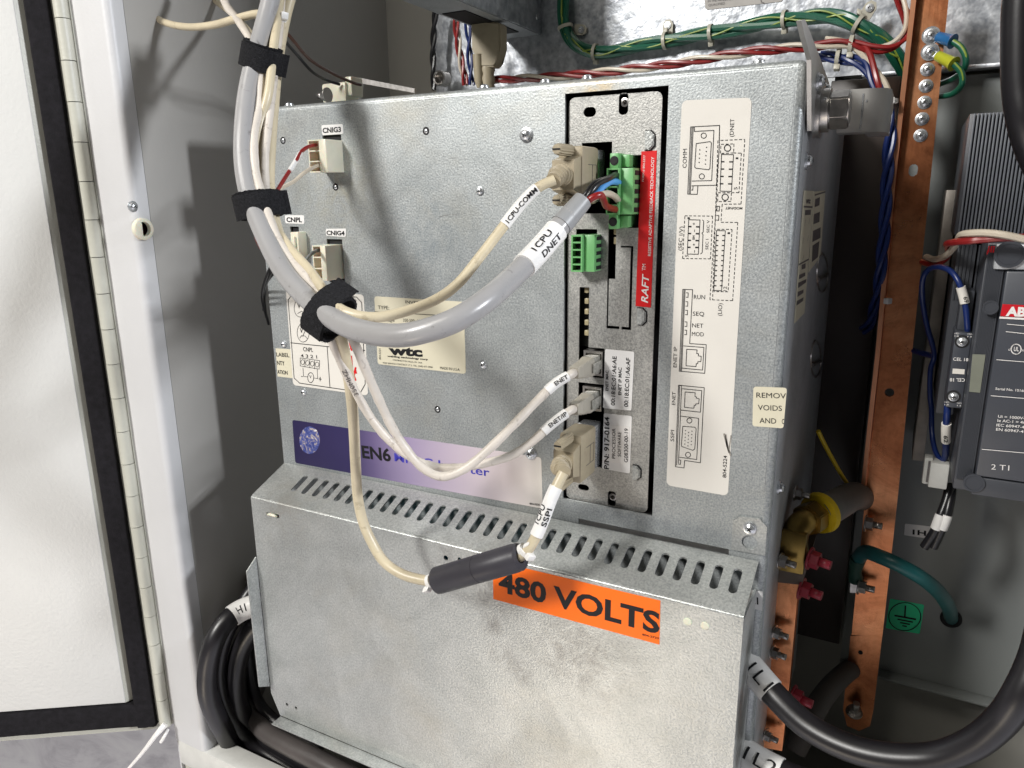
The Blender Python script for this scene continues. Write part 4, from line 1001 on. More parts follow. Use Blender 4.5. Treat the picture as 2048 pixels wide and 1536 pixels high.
tube_part(bl, .0026, BEIGE, 'jacket', dup_); tie(P(562, 38, -.036), (.3, 0, 1), .0034, dup_, (.9, -.4, .1))
dup_ = thing('beige_cable', 'short faint beige cable crossing behind at the top left', 'cable', P(450, 20, .05))
tube_part(smooth(W((405, -30, .06), (430, 0, .05), (462, 26, .03), (497, 62, -.01), (520, 95, -.03)), 8), .0024, BEIGE, 'jacket', dup_)

# --- hook and loop straps
def strap(label, c, a_px, b_px, yy, ra, rb_, wdt, skew=0):
    c = P(*c); ax = (P(*b_px, yy) - P(*a_px, yy)).normalized(); n_ = (CO - c); n_ = (n_ - ax * n_.dot(ax)).normalized(); s_ = ax.cross(n_)
    m = MB(); seg, L = 72, 11; grid = []
    for j in range(L):
        row = []
        for k in range(seg):
            a = 2 * math.pi * k / seg
            q_ = .0011 * math.sin(a * 3 + 1) * 0 + random.uniform(-.00016, .00016)
            h = (j / (L - 1) - .5) * wdt * (1 + .05 * math.sin(a * 2 + c.x * 90)) + skew * math.cos(a) + (random.uniform(-.0003, .0003) if j in (0, L - 1) else 0)
            row.append(m.bm.verts.new(c + ax * h + s_ * math.cos(a) * (ra + q_) + n_ * math.sin(a) * (rb_ + q_)))
        grid.append(row)
    inner = []
    for j in (L - 1, 0):
        h = (j / (L - 1) - .5) * wdt
        inner.append([m.bm.verts.new(c + ax * (h + skew * math.cos(2 * math.pi * k / seg)) + s_ * math.cos(2 * math.pi * k / seg) * (ra - .0014) + n_ * math.sin(2 * math.pi * k / seg) * (rb_ - .0014)) for k in range(seg)])
    allr = grid + inner
    for r0, r1 in zip(allr, allr[1:] + [allr[0]]):
        for k in range(seg): f = m.bm.faces.new((r0[k], r0[(k + 1) % seg], r1[(k + 1) % seg], r1[k])); f.smooth = True
    t_ = thing('cable_strap', label, 'strap', c, 'black straps round the cable bundle')
    o = m.build('band', VELCRO, t_)
    m = MB(); rows = []
    for j in range(6):
        h = (j / 5 - .5) * wdt * .96; row = []
        for k in range(26):
            a = math.radians(200 + 150 * k / 25); lift = .0009 + (.0022 if k > 23 else 0) + (.0010 if k > 21 else 0)
            row.append([m.bm.verts.new(c + ax * (h + skew * math.cos(a) + .0012) + s_ * math.cos(a + math.pi) * (ra + lift + e_) + n_ * math.sin(a + math.pi) * (rb_ + lift + e_)) for e_ in (0, .0009)])
        rows.append(row)
    for j in range(5):
        for k in range(25):
            for e_ in (0, 1): f = m.bm.faces.new((rows[j][k][e_], rows[j][k + 1][e_], rows[j + 1][k + 1][e_], rows[j + 1][k][e_])); f.smooth = True
    for j in range(5):
        for k in (0, 25): m.bm.faces.new((rows[j][k][0], rows[j][k][1], rows[j + 1][k][1], rows[j + 1][k][0]))
    for k in range(25):
        for j in (0, 5): m.bm.faces.new((rows[j][k][0], rows[j][k + 1][0], rows[j][k + 1][1], rows[j][k][1]))
    m.build('overlapping_end', VELCRO, t_)
    # fuzz of tiny hooks
    m = MB()
    for _ in range(2600):
        a = random.uniform(0, 2 * math.pi); h = random.uniform(-.5, .5) * wdt
        b0 = c + ax * (h + skew * math.cos(a)) + s_ * math.cos(a) * ra + n_ * math.sin(a) * rb_
        out = (s_ * math.cos(a) + n_ * math.sin(a)); d = (out + V([random.uniform(-.8, .8) for _ in range(3)])).normalized() * random.uniform(.0005, .0014)
        t2 = ax * .00008; m.faces([b0 - t2, b0 + t2, b0 + d], [(0, 1, 2)])
    m.build('fuzz', VELCRO, t_, norm=False, kind='stuff')
strap('black strap highest on the cable bundle, above the housing', (523, 112, -.058), (530, 60), (512, 165), -.06, .0118, .0110, .0145)
strap('black strap beside the CNPL label, middle one of the bundle', (517, 410, -.094), (503, 345), (533, 480), -.094, .0135, .0115, .0150)
strap('black strap over the hazard label where the cables spread out', (658, 627, -.128), (600, 585), (722, 672), -.128, .0142, .0108, .0150)

# --- nylon plugs with wires
def nylon_plug(label, x0, y0, x1, y1, n_, wires):
    t_ = thing('nylon_plug', label, 'plug', P((x0 + x1) / 2, y1, 0), 'white plugs in the left side of the housing')
    YF_ = -.0175; a, b_ = P(x0, y0, YF_), P(x1, y1, YF_)
    X0_, X1_, Z1_, Z0_ = a.x, b_.x, a.z, b_.z; xm = X1_ - (X1_ - X0_) * .38
    m = MB(); m.box((xm, YF_, Z0_), (X1_, .006, Z1_), .0006); o = m.build('plug_body', NYLON, t_)
    tk = .0008
    m = MB(); m.box((X0_, YF_ + .010, Z0_), (xm, .006, Z1_), .0004); m.box((X0_, YF_ + .001, Z0_), (X0_ + tk, YF_ + .0099, Z1_)); m.build('comb_back', NYLON, t_)
    for k in range(n_ + 1):
        z = Z0_ + (Z1_ - Z0_ - tk) * k / n_; m = MB(); m.box((X0_ + tk, YF_ + .001, z), (xm, YF_ + .0099, z + tk)); m.build('comb_rib', NYLON, t_)
    for (nm, mt, pts, r) in wires: tube_part(smooth(W(*pts), 6), r, mt, nm, t_, 10)
    return t_
p3_ = nylon_plug('white nylon plug under the label CNIG3, red and white wires', 613, 280, 655, 344, 3,
    [('red_wire', REDW, ((632, 290, -.014), (618, 293, -.022), (603, 303, -.030), (592, 322, -.04), (577, 345, -.05), (560, 372, -.066), (545, 396, -.080), (528, 420, -.085)), .0013),
     ('white_wire', WHTW, ((640, 330, -.014), (628, 334, -.022), (608, 346, -.032), (588, 363, -.042), (566, 374, -.058), (548, 386, -.075), (530, 410, -.085)), .0013)])
wp = W((601, 306, -.031), (590, 325, -.041), (579, 342, -.049)); tube_part(smooth(wp, 4), .0017, SLEEVE, 'wire_marker', p3_, 10)
nylon_plug('white nylon plug under the label CNIG4, dark wire', 622, 491, 655, 562, 3,
    [('black_wire', BLKW, ((640, 500, -.014), (630, 503, -.022), (618, 512, -.032), (608, 524, -.045), (595, 545, -.06)), .0013)])
cp = thing('nylon_plug', 'small white plug under the label CNPL, half behind cables', 'plug', P(590, 510, 0), 'white plugs in the left side of the housing')
m = MB(); a, b_ = P(582, 464, -.008), P(601, 515, -.008); m.box((a.x, -.009, b_.z), (b_.x, .004, a.z), .0006); m.box((a.x + .002, -.011, b_.z + .002), (b_.x - .002, -.009, a.z - .003), .0004); m.build('plug_body', NYLON, cp)
bw = thing('black_wires', 'frayed black wires hanging below the second strap beside the housing', 'wires', P(545, 560, -.03))
for k in range(3): tube_part(smooth(W((560 - k * 3, 520, -.06), (548 - k * 6, 545, -.04), (532 - k * 4, 570 + k * 12, -.01), (527 + k * 5, 620 + k * 14, .02)), 6), .0011, BLKW, 'wire', bw, 8)
rw = thing('red_wire', 'bit of red wire showing left of the second strap', 'wire', P(512, 480, -.05)); tube_part(smooth(W((525, 425, -.08), (512, 455, -.07), (514, 478, -.06), (522, 496, -.05)), 5), .0014, REDW, 'jacket', rw, 8)

# --- pair of dark wires at the top left and what they run to
for nm, mt, lab, pts in (('black_wire', BLKW, 'thin black wire running from the bundle to the top of the housing', ((548, 20, -.03), (553, 45, -.02), (568, 78, .0), (597, 113, .03), (624, 143, .05), (652, 160, .07), (680, 169, .08))),
                         ('brown_wire', BRNW, 'thin brown wire running above the black one to the cream terminal', ((556, 20, -.03), (559, 45, -.02), (590, 85, .0), (621, 120, .03), (665, 147, .06), (705, 165, .08), (722, 170, .09)))):
    t_ = thing(nm, lab, 'wire', P(*pts[0])); tube_part(smooth(W(*pts), 8), .0012, mt, 'jacket', t_, 8)
t_ = thing('cream_terminal', 'cream plastic terminal on top of the housing at the ends of the dark wires', 'terminal', P(690, 190, .09))
m = MB(); a, b_ = P(655, 170, .09), P(705, 205, .09); m.box((a.x, .082, b_.z), (b_.x, .10, a.z), .002); a, b_ = P(697, 155, .09), P(712, 192, .09); m.box((a.x, .085, b_.z), (b_.x, .10, a.z), .001); m.build('terminal_body', NYLON, t_)
t_ = thing('mounting_bracket', 'low grey bracket plate behind the left end of the housing top', 'bracket', P(760, 200, .14))
m = MB(); pl = [P(712, 163, .14), P(716, 155, .14), P(829, 177, .14), P(829, 186, .14), P(724, 167, .14), P(716, 215, .14), P(704, 215, .14)]; m.prism(pl, (0, .003, 0)); m.build('bracket_plate', STEELD, t_)
t_ = thing('hex_stud', 'bare steel nut and stud on the left end of the housing top', 'stud', P(630, 200, .06)); fasten('bolt', P(656, 190, .06), (-1, 0, 0), t_, .0046, label=None)

# --- small galvanised box top centre with a tan plug under it
bx_ = thing('galvanised_box', 'small galvanised box hanging above the housing, seen from below', 'box', (-.40, .2, .1508))
xb = -.3341
m = MB(); m.box((xb - .0015, .07, .1508), (xb, .259, .30), .0004); m.build('side_sheet', G_PLATE, bx_)
xl_ = PZ(873, 25, .1508).x; print('box', xl_)
m = MB(); m.box((xl_, .07, .1502), (xb - .0016, .2590, .1520)); m.build('bottom_sheet', G_SIDE, bx_)
m = MB(); m.box((xl_ - .0015, .07, .1508), (xl_, .259, .30)); m.build('side_sheet', G_SIDE, bx_)
m = MB(); a = PX(1074, 34, xb + .0003); m.lathe(a, (1, 0, 0), [(0, .0028), (.0008, .0026), (.0014, .001)], 14); m.build('rivet', STEEL, bx_)
m = MB(); m.box((xl_ + .004, .14, .1494), (xb - .012, .235, .1501)); m.build('cut_out', DARK, bx_)
tp_ = thing('tan_plug', 'tan data plug pointing down under the galvanised box', 'plug', P(965, 60, .2))
z5p = lambda a, b_: (820 + a / 5.69, b_ / 5.69)
def zpoly(pts, y): return [P(*z5p(*q), y) for q in pts]
m = MB(); m.prism(zpoly([(690, 215), (1020, 260), (1025, 560), (960, 700), (955, 760), (800, 760), (795, 660), (700, 580)], .185), (0, .014, 0)); bmesh.ops.bevel(m.bm, geom=list(m.bm.edges), offset=.0012, segments=2, affect='EDGES'); m.build('hood', TAN, tp_)
m = MB(); a = P(*z5p(880, 740), .192); pth = [a + V((0, 0, -.004 * k)) for k in range(9)]; m.tube(pth, 0, 14, radii=[.0072 if k % 2 else .0058 for k in range(9)]); m.build('strain_relief', TAN, tp_)
m = MB(); a = P(*z5p(770, 620), .186); m.lathe(a, (.03, 0, -1), [(0, .0045), (.022, .0040), (.028, .002)], 14); m.build('thumbscrew', TAN, tp_)
def twist(label, cat, pts, r, rad, pitch, mats, names, group=None, tname='twisted_wires', n=10, ph0=0):
    path = smooth(W(*pts), n); t_ = thing(tname, label, cat, path[len(path) // 2], group)
    L = [0]
    for a, b_ in zip(path, path[1:]): L.append(L[-1] + (b_ - a).length)
    T = [(path[min(i + 1, len(path) - 1)] - path[max(i - 1, 0)]).normalized() for i in range(len(path))]
    N = V((0, -1, 0)); fr = []
    for t in T: N = (N - t * N.dot(t)).normalized(); fr.append((N.copy(), t.cross(N)))
    for k, (mt, nm) in enumerate(zip(mats, names)):
        ph = 2 * math.pi * k / len(mats) + ph0
        q = [p + (fr[i][0] * math.cos(ph + L[i] / pitch * 2 * math.pi) + fr[i][1] * math.sin(ph + L[i] / pitch * 2 * math.pi)) * rad for i, p in enumerate(path)]
        tube_part(q, r, mt, nm, t_, 8)
    return t_, path
twist('red and white wires hanging under the galvanised box, left of the tan plug', 'wires', ((912, 38, .2), (916, 80, .2), (922, 120, .2), (932, 170, .2)), .0014, .0022, .05, [REDW, WHTW, REDW], ['red_wire', 'white_wire', 'red_wire'])
twist('blue wires between the red wires and the tan plug', 'wires', ((934, 38, .195), (938, 80, .195), (940, 120, .195), (944, 170, .195)), .0014, .0020, .05, [BLUW, BLUW], ['blue_wire', 'blue_wire'])
twist('thin black cord hanging at the left edge of the backplate', 'wires', ((872, 15, .24), (868, 60, .24), (866, 110, .24), (868, 180, .24)), .0020, .0014, .04, [BLKW, BLKW], ['black_wire', 'black_wire'])
t_ = thing('round_gland', 'small round metal gland ring behind the housing top', 'gland', P(890, 160, .24))
m = MB(); m.lathe(P(891, 159, .245), FR, [(0, .0072), (.012, .0072), (.013, .0064), (.012, .0050), (.002, .0048)], 20); m.build('ring', STEELD, t_)

# --- green earth wires along the backplate
GP = ((1126, -40, .25), (1127, 10, .25), (1129, 45, .25), (1138, 75, .25), (1160, 97, .25), (1200, 104, .25), (1262, 95, .25), (1330, 82, .25), (1422, 66, .248), (1500, 52, .245), (1570, 39, .24), (1640, 33, .235), (1700, 42, .23), (1750, 70, .23), (1785, 105, .235), (1812, 142, .245), (1835, 180, .25))
gt_, gpath = twist('green and yellow earth wires clipped along the galvanised backplate', 'wires', GP, .0030, .0032, .16, [GRNW] * 3, ['green_wire'] * 3, tname='earth_wires')
path = gpath
for k in range(2):
    q = []
    for i, p in enumerate(path):
        a = i * .22 + k * 2.6; q.append(p + V((0, -.0056, 0)) + V((0, 0, .0034 * math.sin(a))) + V((0, .0018 * abs(math.sin(a)), 0)))
    tube_part(q, .0007, YELS, 'yellow_stripe', gt_, 6)
def clip(px, py, ang, tab, parent=gt_):
    c = P(px, py, .247); i = near(gpath, px, py); t = (gpath[min(i + 1, len(gpath) - 1)] - gpath[i - 1]).normalized(); c = gpath[i]
    o = tie(c, t, .0062, parent, (0, .2, 1) if tab else (0, .3, -1)); o.data.materials[0] = CLIP; o.name = 'wire_clip'; WO[o.name] = V((0, 0, 0))
    if tab:
        up = V((math.sin(ang), 0, math.cos(ang))); s_ = V((up.z, 0, -up.x)); b0 = c + up * .006 + V((0, .0085, 0))
        m = MB(); m.prism([b0 - s_ * .0045, b0 + s_ * .0045, b0 + s_ * .0045 + up * .009, b0 + s_ * .002 + up * .0125, b0 - s_ * .002 + up * .0125, b0 - s_ * .0045 + up * .009], (0, -.002, 0)); e = m.build('clip_tab', CLIP, o)
        m = MB(); m.lathe(b0 + up * .0075 + V((0, -.002, 0)), FR, [(0, .0032), (.0010, .0030), (.0011, .0014), (.0002, .0012)], 14); m.build('screw', STEEL, e)
clip(1130, 56, 1.75, True); clip(1192, 102, 0, False); clip(1328, 82, 0, True); clip(1422, 66, 0, False); clip(1572, 40, 0, False); clip(1715, 48, .5, True)
# --- signal wires
twist('red and white wire pair lying behind the top edge of the housing', 'wires', ((985, 160, .20), (1060, 156, .20), (1180, 147, .20), (1330, 130, .20), (1420, 116, .20), (1500, 104, .20), (1570, 97, .20), (1640, 92, .20), (1690, 86, .20), (1740, 97, .20), (1785, 92, .20), (1812, 66, .20), (1812, 30, .20), (1790, -20, .20)), .0016, .0023, .075, [REDW, WHTW, REDW], ['red_wire', 'white_wire', 'red_wire'], n=12)
twist('red and white pair dropping from the backplate beside the blue wires', 'wires', ((1650, 84, .205), (1695, 86, .205), (1725, 100, .20), (1745, 130, .195), (1762, 165, .19), (1773, 196, .19), (1780, 230, .19)), .0021, .0022, .075, [REDW, WHTW], ['red_wire', 'white_wire'], ph0=2)
bt, bpth = twist('bundle of dark blue wires running down left of the copper bar', 'wires', ((1640, 112, .215), (1690, 118, .205), (1728, 130, .20), (1748, 160, .195), (1768, 196, .19), (1778, 230, .19), (1780, 270, .19), (1776, 330, .19), (1772, 400, .19), (1768, 470, .19), (1762, 530, .19), (1755, 590, .20), (1742, 640, .21), (1728, 660, .22)), .0019, .0026, .07, [BLUW] * 3, ['blue_wire'] * 3, tname='blue_wires')
tie(P(1777, 204, .188), (-.1, 0, 1), .0052, bt, (.2, -1, 0)); tie(P(1765, 600, .192) + V((-.002, 0, 0)), (0, 0, 1), .005, bt, (.8, -.6, 0))
for c in ((1702, 90, .203), (1676, 114, .206)): tie(P(*c), (1, 0, -.1), .0058, bt, (0, -.3, -1)).data.materials[0] = CLIP

# --- upper right: rating plate fragment
t_ = thing('paper_label', 'corner of a printed grey label at the top edge of the backplate', 'label', P(1480, 10, .259))
PB = lambda px, py: P(px, py, .2598)
s_, _ = sticker('label_sheet', PB, [(1405, -40), (1562, -52), (1566, 3), (1411, 20)], plain('grey_paper', (.36, .34, .32), .5), t_, r=.002)
Ink(PB, .0006, .0006).text('IN THE PANEL MUST BE DONE BY', (1416, 5), (1505, -4), (1416, 0)).text('QUALIFIED', (1417, 13), (1450, 9), (1417, 8)).line((1520, -10), (1523, 4), (1528, 6), w=.0008).done(s_, INKG)

# ================================================================ TERMINALS, COPPER, CONTACTOR (right side)
# heavy hex bolt and aluminium link
t_ = thing('aluminium_link', 'thick aluminium link block with a large hex bolt at the upper right of the housing', 'link bar', P(1700, 260, .06))
YL = .052
a, b_ = P(1655, 179, YL), P(1745, 265, YL); zt, zb_ = P(1700, 179, YL).z, P(1700, 265, YL).z; x1 = P(1748, 200, YL).x
m = MB(); rr_ = .012
pl = [(XRt + .012, YL, 0), (x1 - .004, YL, 0)] + [(x1 - .004 + rr_ * math.sin(t), YL + rr_ - rr_ * math.cos(t), 0) for t in A[1:]] + [(x1 - .004 + rr_, YL + .045, 0), (x1 - .016 + rr_, YL + .045, 0), (x1 - .016 + rr_, YL + .018, 0), (XRt + .012, YL + .018, 0)]
m.prism([V((p[0], p[1], zb_)) for p in pl], (0, 0, zt - zb_)); sharp(m.build('bar', ALU, t_))
bc = P(1668, 220, .030)
m = MB(); m.cyl((XRt + .0025, .030, bc.z), (XRt + .0060, .030, bc.z), .0145, 28); m.build('washer', STEELD, t_)
m = MB(); m.cyl((XRt + .0060, .030, bc.z), (XRt + .0100, .030, bc.z), .0115, 28); m.build('washer', STEELD, t_)
m = MB(); m.cyl((XRt + .0100, .030, bc.z), (XRt + .0200, .030, bc.z), .0105, 6, flat=True)
bmesh.ops.bevel(m.bm, geom=list(m.bm.edges), offset=.0009, segments=2, affect='EDGES'); m.build('hex_head', STEELD, t_)
PLk = lambda px, py: P(px, py, YL)
Ink(PLk, .0004).line((1727, 188), (1724, 222), (1720, 258), w=.0009).line((1734, 200), (1732, 204), w=.0008).done(t_, STEEL, 'scratch')

# copper bar with a folded front edge
bar = thing('copper_bar', 'tall upright copper earth bar with a column of small screws', 'bar', P(1720, 1440, .2))
YBc = .200
L_ = [(1842, -60), (1812, 200), (1795, 350), (1763, 700), (1730, 1000), (1703, 1270)]; R_ = [(1903, -60), (1877, 200), (1862, 350), (1825, 700), (1795, 1000), (1765, 1270)]
outer = [xz(x, y, YBc) for x, y in L_] + [xz(x, y, YBc) for x, y in reversed(R_)]
bh = [circ(*xz(1779, 785, YBc), .0034), rr(*[f for f in (xz(1816, 353, YBc)[0], xz(1816, 353, YBc)[1], xz(1837, 328, YBc)[0], xz(1837, 328, YBc)[1])], .003)]
mkobj('bar_face', plate_mesh(outer[::-1], bh, .003, YBc), COPPER, bar)
m = MB(); Lf = [P(x, y, YBc) for x, y in L_[:5]]; q = []
ra_, rb2 = [], []
for p in Lf:
    q.append([p, p + V((-.0010, -.0085, 0)), p + V((-.0034, -.0085, 0)), p + V((-.0030, .003, 0))])
vs = [v for r in q for v in r]; fs = []
for i in range(len(q) - 1):
    for k in range(4): fs.append((i * 4 + k, i * 4 + (k + 1) % 4, i * 4 + 4 + (k + 1) % 4, i * 4 + 4 + k))
fs += [(0, 1, 2, 3), tuple(len(vs) - 4 + k for k in range(4))]
m.faces(vs, fs); m.build('folded_edge', COPPER, bar)
m = MB(); q = []
for p in Lf: q += [p + V((-.0006, -.0087, 0)), p + V((-.0038, -.0087, 0))]
m.faces(q, [(2 * i, 2 * i + 1, 2 * i + 3, 2 * i + 2) for i in range(len(Lf) - 1)]); m.build('bright_edge', COPPERE, bar)
m = MB(); pl = [P(1701, 1272, .203), P(1765, 1268, .203), P(1747, 1420, .203), P(1740, 1452, .203), P(1718, 1462, .203), P(1694, 1452, .203), P(1686, 1420, .203)]
m.prism(pl, (0, .003, 0)); m.build('lower_link', COPPER, bar)
for (x, y) in ((1721, 1305), (1716, 1342)):
    m = MB(); m.lathe(P(x, y, .2028), FR, [(0, .0019), (.0003, .0019)], 12); m.build('hole', DARK, bar)
for i, (x, y) in enumerate(((1862, 71), (1860, 104), (1855, 139), (1852, 172), (1849, 205), (1844, 238), (1841, 271))):
    fasten('pan', P(x, y, YBc - (.0009 if i < 2 else 0)), FR, bar, .95)
fasten('bolt', P(1730, 1046, .19), (1, -.1, .02), bar, .0055); fasten('bolt', P(1716, 1172, .19), (1, -.1, .02), bar, .0055); fasten('bolt', P(1708, 1425, .195), (.1, -.3, 1), bar, .0055)
def lug(label, px, py, ex, ey, mc, pts):
    t_ = thing('ground_wire', label, 'wire', P(px, py, .19), 'green wires on the copper bar')
    a, e = P(px, py, .1998), P(ex, ey, .196); d = (e - a).normalized()
    m = MB(); m.lathe(a + V((0, -.0002, 0)), FR, [(0, .0058), (.0007, .0058)], 22); sd = d.cross(V((0, 1, 0))).normalized() * .0022; m.prism([a + sd, a - sd, e - sd, e + sd], (0, -.0008, 0)); m.build('ring_terminal', STEEL, t_)
    m = MB(); f = P(*pts[0]); m.tube([e, e.lerp(f, .3), e.lerp(f, .85), f], 0, 14, radii=[.0034, .0036, .0040, .0050]); m.build('crimp_sleeve', mc, t_)
    pth = smooth(W(*pts), 8); tube_part(pth, .0021, GRNW, 'jacket', t_, 10); tube_part([p + V((0, -.0017, .0006)) for p in pth], .0007, YELS, 'yellow_stripe', t_, 6)
lug('green wire with a blue crimp on the topmost copper bar screw', 1862, 71, 1876, 74, BLUECR, ((1906, 83, .19), (1922, 95, .188), (1932, 118, .188), (1926, 142, .195), (1905, 158, .21), (1880, 168, .22)))
lug('green wire with a yellow crimp on the second copper bar screw', 1860, 104, 1876, 112, YELCR, ((1908, 128, .188), (1922, 145, .188), (1924, 168, .19), (1908, 186, .20), (1885, 192, .21), (1862, 190, .225)))

# contactor
ct = thing('contactor', 'charcoal power contactor with ribbed sides and a red ABB mark', 'contactor', P(1990, 980, .1))
YC_, YR_, YA_ = .095, .100, .150
PCt = lambda px, py: P(px, py, YC_)
m = MB(); a = P(2013, 542, YC_); b_ = P(1952, 952, YC_); m.box((a.x, YC_, b_.z), (a.x + .11, .25, a.z), .0012); m.build('label_face', CONTL, ct)
a1_ = P(1966, 486, YR_); b1_ = P(1905, 979, YR_)
m = MB(); m.box((b1_.x, YR_ + .002, b1_.z), (a.x + .114, .25, a1_.z), .001); m.build('housing', CONT, ct)
m = MB(); w_ = a.x - b1_.x; zb1 = P(1952, 985, YR_).z
for k in range(11):
    x = b1_.x + .0008 + k * (w_ - .002) / 11; m.box((x, YR_, b1_.z + .008), (x + .0010, YR_ + .0022, a1_.z - .001))
m.build('fine_ribs', CONT, ct, kind='stuff')
m = MB(); m.box((a.x - .001, YC_ + .001, b1_.z), (a.x + .114, .20, b_.z - .0010), .0008); m.build('foot', CONT, ct)
m = MB(); aa, bb2 = P(1994, 488, YC_), P(2060, 540, YC_); m.box((aa.x, YC_ + .002, P(2013, 540, YC_).z), (aa.x + .11, .20, aa.z), .001); m.build('top_ledge', G_SIDE, ct)
for x, y, r in ((2019, 509, .0078), (1981, 615, .0042), (1948, 966, .0060)):
    m = MB(); c = P(x, y, YC_ + .0006); m.lathe(c, FR, [(-.001, r), (.0006, r), (.0006, r * .8), (-.0005, r * .78)], 24); m.mi = 1; m.lathe(c, FR, [(0, r * .82), (.0002, r * .82)], 24); m.build('bolt_hole', [CONT, DARK], ct)
q = [(1945, 708), (1971, 709), (1960, 785), (1938, 783)]
sticker('indicator_window', lambda x, y: P(x, y, YR_), q, plain('olive_window', (.20, .21, .17), .3), ct, off=.0006, r=0)
s_, _ = sticker('logo_plate', PCt, [(2005, 608), (2082, 612), (2077, 636), (2000.5, 632)], ABBRED, ct, r=0)
I = Ink(PCt, .0006); I.text('ABB', (2011, 630.4), (2068, 633.2), (2011, 612.6), .05); I.line((2000, 635), (2078, 639), w=.0012); I.done(s_, WHITEINK)
I = Ink(PCt, .0006)
for p in ((2014, 648, 651), (2012, 663, 667), (1993, 719, 723), (1982, 791, 796), (1964, 898, 905)): I.line((p[0], p[1]), (2068, p[2] + 2), w=.0004)
I.text('2 T1', (1982, 938), (2018, 940.6), (1982, 927)).text('Serial No. 1S1601', (1990.5, 779), (2054, 784), (1990.5, 774), .01)
I.text('Ui = 1000V~', (1995.7, 834.6), (2052, 839), (1995.7, 829), .01).text('Ie AC-1 = 460', (1994.5, 843), (2056, 847.6), (1994.5, 837.3), .01).text('IEC 60947-4-1', (1992.7, 852), (2056, 857), (1992.7, 846.3), .01).text('EN 60947-4-1', (1991.6, 860.5), (2054, 866), (1991.6, 854.8), .01)
I.ring(2032, 698, 10, 10, w=.0006).text('UL', (2027, 701.5), (2037, 702), (2027, 693), .02).text('c', (2016.5, 701), (2020, 701), (2016.5, 695)).text('us', (2044, 702), (2052, 702.5), (2044, 696))
I.done(ct, WHITEINK)
Ink(PCt, .0006).line((1974 + 2, 500), (1972 + 2, 508), w=.0006).done(ct, ABBRED, 'red_mark')
m = MB(); 
for k in range(3):
    m.faces([P(1977 + k * 5, 492, YC_ + .0019), P(1980 + k * 5, 492, YC_ + .0019), P(1978 + k * 5, 505, YC_ + .0019), P(1975 + k * 5, 505, YC_ + .0019)], [(0, 1, 2, 3)])
m.build('red_mark', ABBRED, ct, norm=False)
# arc chute above
YA = .135
a = P(1944, 226, YA); b_ = P(1915, 472, YA)
ac = thing('arc_chute', 'grey ribbed upper part above the contactor face', 'contactor', P(1990, 470, YA))
m = MB(); m.box((a.x - .001, YA + .003, b_.z), (a.x + .12, .25, a.z), .001); m.build('chute_body', CONT, ac)
CR = plain('grey_ribbed_plastic', (.12, .13, .15), .45)
for k in range(48):
    x = a.x + .001 + k * .0020
    if k == 0:
        m = MB(); m.box((0, YA - .001, b_.z + .001), (.0011, YA + .0032, a.z - .0005), .0002); r0 = m.build('rib', CR, ac, world=(x, 0, 0)); rm = r0.data
    else: link(bpy.data.objects.new('rib', rm), ac, (x, 0, 0))
m = MB(); a2_, b2_ = P(1916, 486, .145), P(1949, 700, .145); m.box((a2_.x, .145, P(1900, 830, .145).z), (a1_.x, .25, a2_.z), .001); m.build('side_ledge', CONT, ac)
m = MB()
for k in range(7): m.box((a2_.x + .001 + k * .0022, .1440, P(1930, 600, .145).z), (a2_.x + .0020 + k * .0022, .1455, a2_.z - .001))
m.build('fine_ribs', CONT, ac, kind='stuff')
# auxiliary contact block
ax_ = thing('auxiliary_block', 'slim charcoal auxiliary contact block marked CEL 18', 'contact block', P(1905, 820, .115))
YX = .118
PAx = lambda px, py: P(px, py, YX)
c4 = [PAx(1911, 664), PAx(1944, 666), PAx(1922, 818), PAx(1889, 814)]
X0_ = PAx(1900, 740).x; X1_ = PAx(1934, 742).x
m = MB(); m.box((X0_, YX, c4[3].z), (X1_, .15, c4[0].z), .0008); m.build('block_body', CONTL, ax_)
m = MB(); m.box((X0_ + .001, YX + .008, c4[0].z), (X1_ - .001, .16, c4[0].z + .026), .001); m.build('block_top', CONT, ax_)
for x, y in ((1924, 683), (1907, 793)):
    m = MB(); c = PAx(x, y); m.lathe(c, FR, [(0, .0042), (.0003, .0042)], 20); m.build('screw_well', DARK, ax_); fasten('small', c + V((0, -.0003, 0)), FR, ax_, 1.05)
I = Ink(PAx, .0004); I.text('CEL 18', (1906, 720.7), (1936, 722.4), (1906, 714.3), .01).text('CEL 18', (1929.6, 756.6), (1900, 756), (1930, 763.6), .01)
for (x, y) in ((1909, 668), (1935, 669), (1889, 805), (1914, 807)): I.text('NO', (x, y), (x + 9, y + .4), (x, y - 2.6)).text('13', (x, y + 5), (x + 8, y + 5.4), (x, y + 2.4))
I.done(ax_, WHITEINK)
sticker('marker_window', PAx, [(1905.5, 737), (1929.5, 738.6), (1928.5, 748.5), (1904.5, 747)], STICK, ax_, r=0)
# blue wires to the block
t_ = thing('blue_wire', 'blue wire arching over to the top of the auxiliary block', 'wire', P(1868, 700, .15), 'blue wires of the auxiliary block')
p_ = smooth(W((1935, 668, .125), (1935, 655, .122), (1932, 620, .12), (1926, 590, .12), (1917, 563, .12), (1901, 542, .125), (1878, 534, .135), (1856, 540, .145), (1845, 562, .15), (1845, 600, .155), (1853, 648, .165), (1866, 694, .175), (1868, 716, .18), (1861, 740, .18), (1860, 788, .18), (1863, 820, .18), (1864, 865, .175), (1870, 900, .165), (1882, 922, .155)), 7)
tube_part(p_, .0018, BLUW, 'jacket', t_, 10); marker(p_, (1931, 608), (1920, 575), .0028, [('69', .05, .40, -.001)], t_, STICK, height=.0026)
t_ = thing('blue_wire', 'short blue wire with a marker below the auxiliary block', 'wire', P(1892, 880, .13), 'blue wires of the auxiliary block')
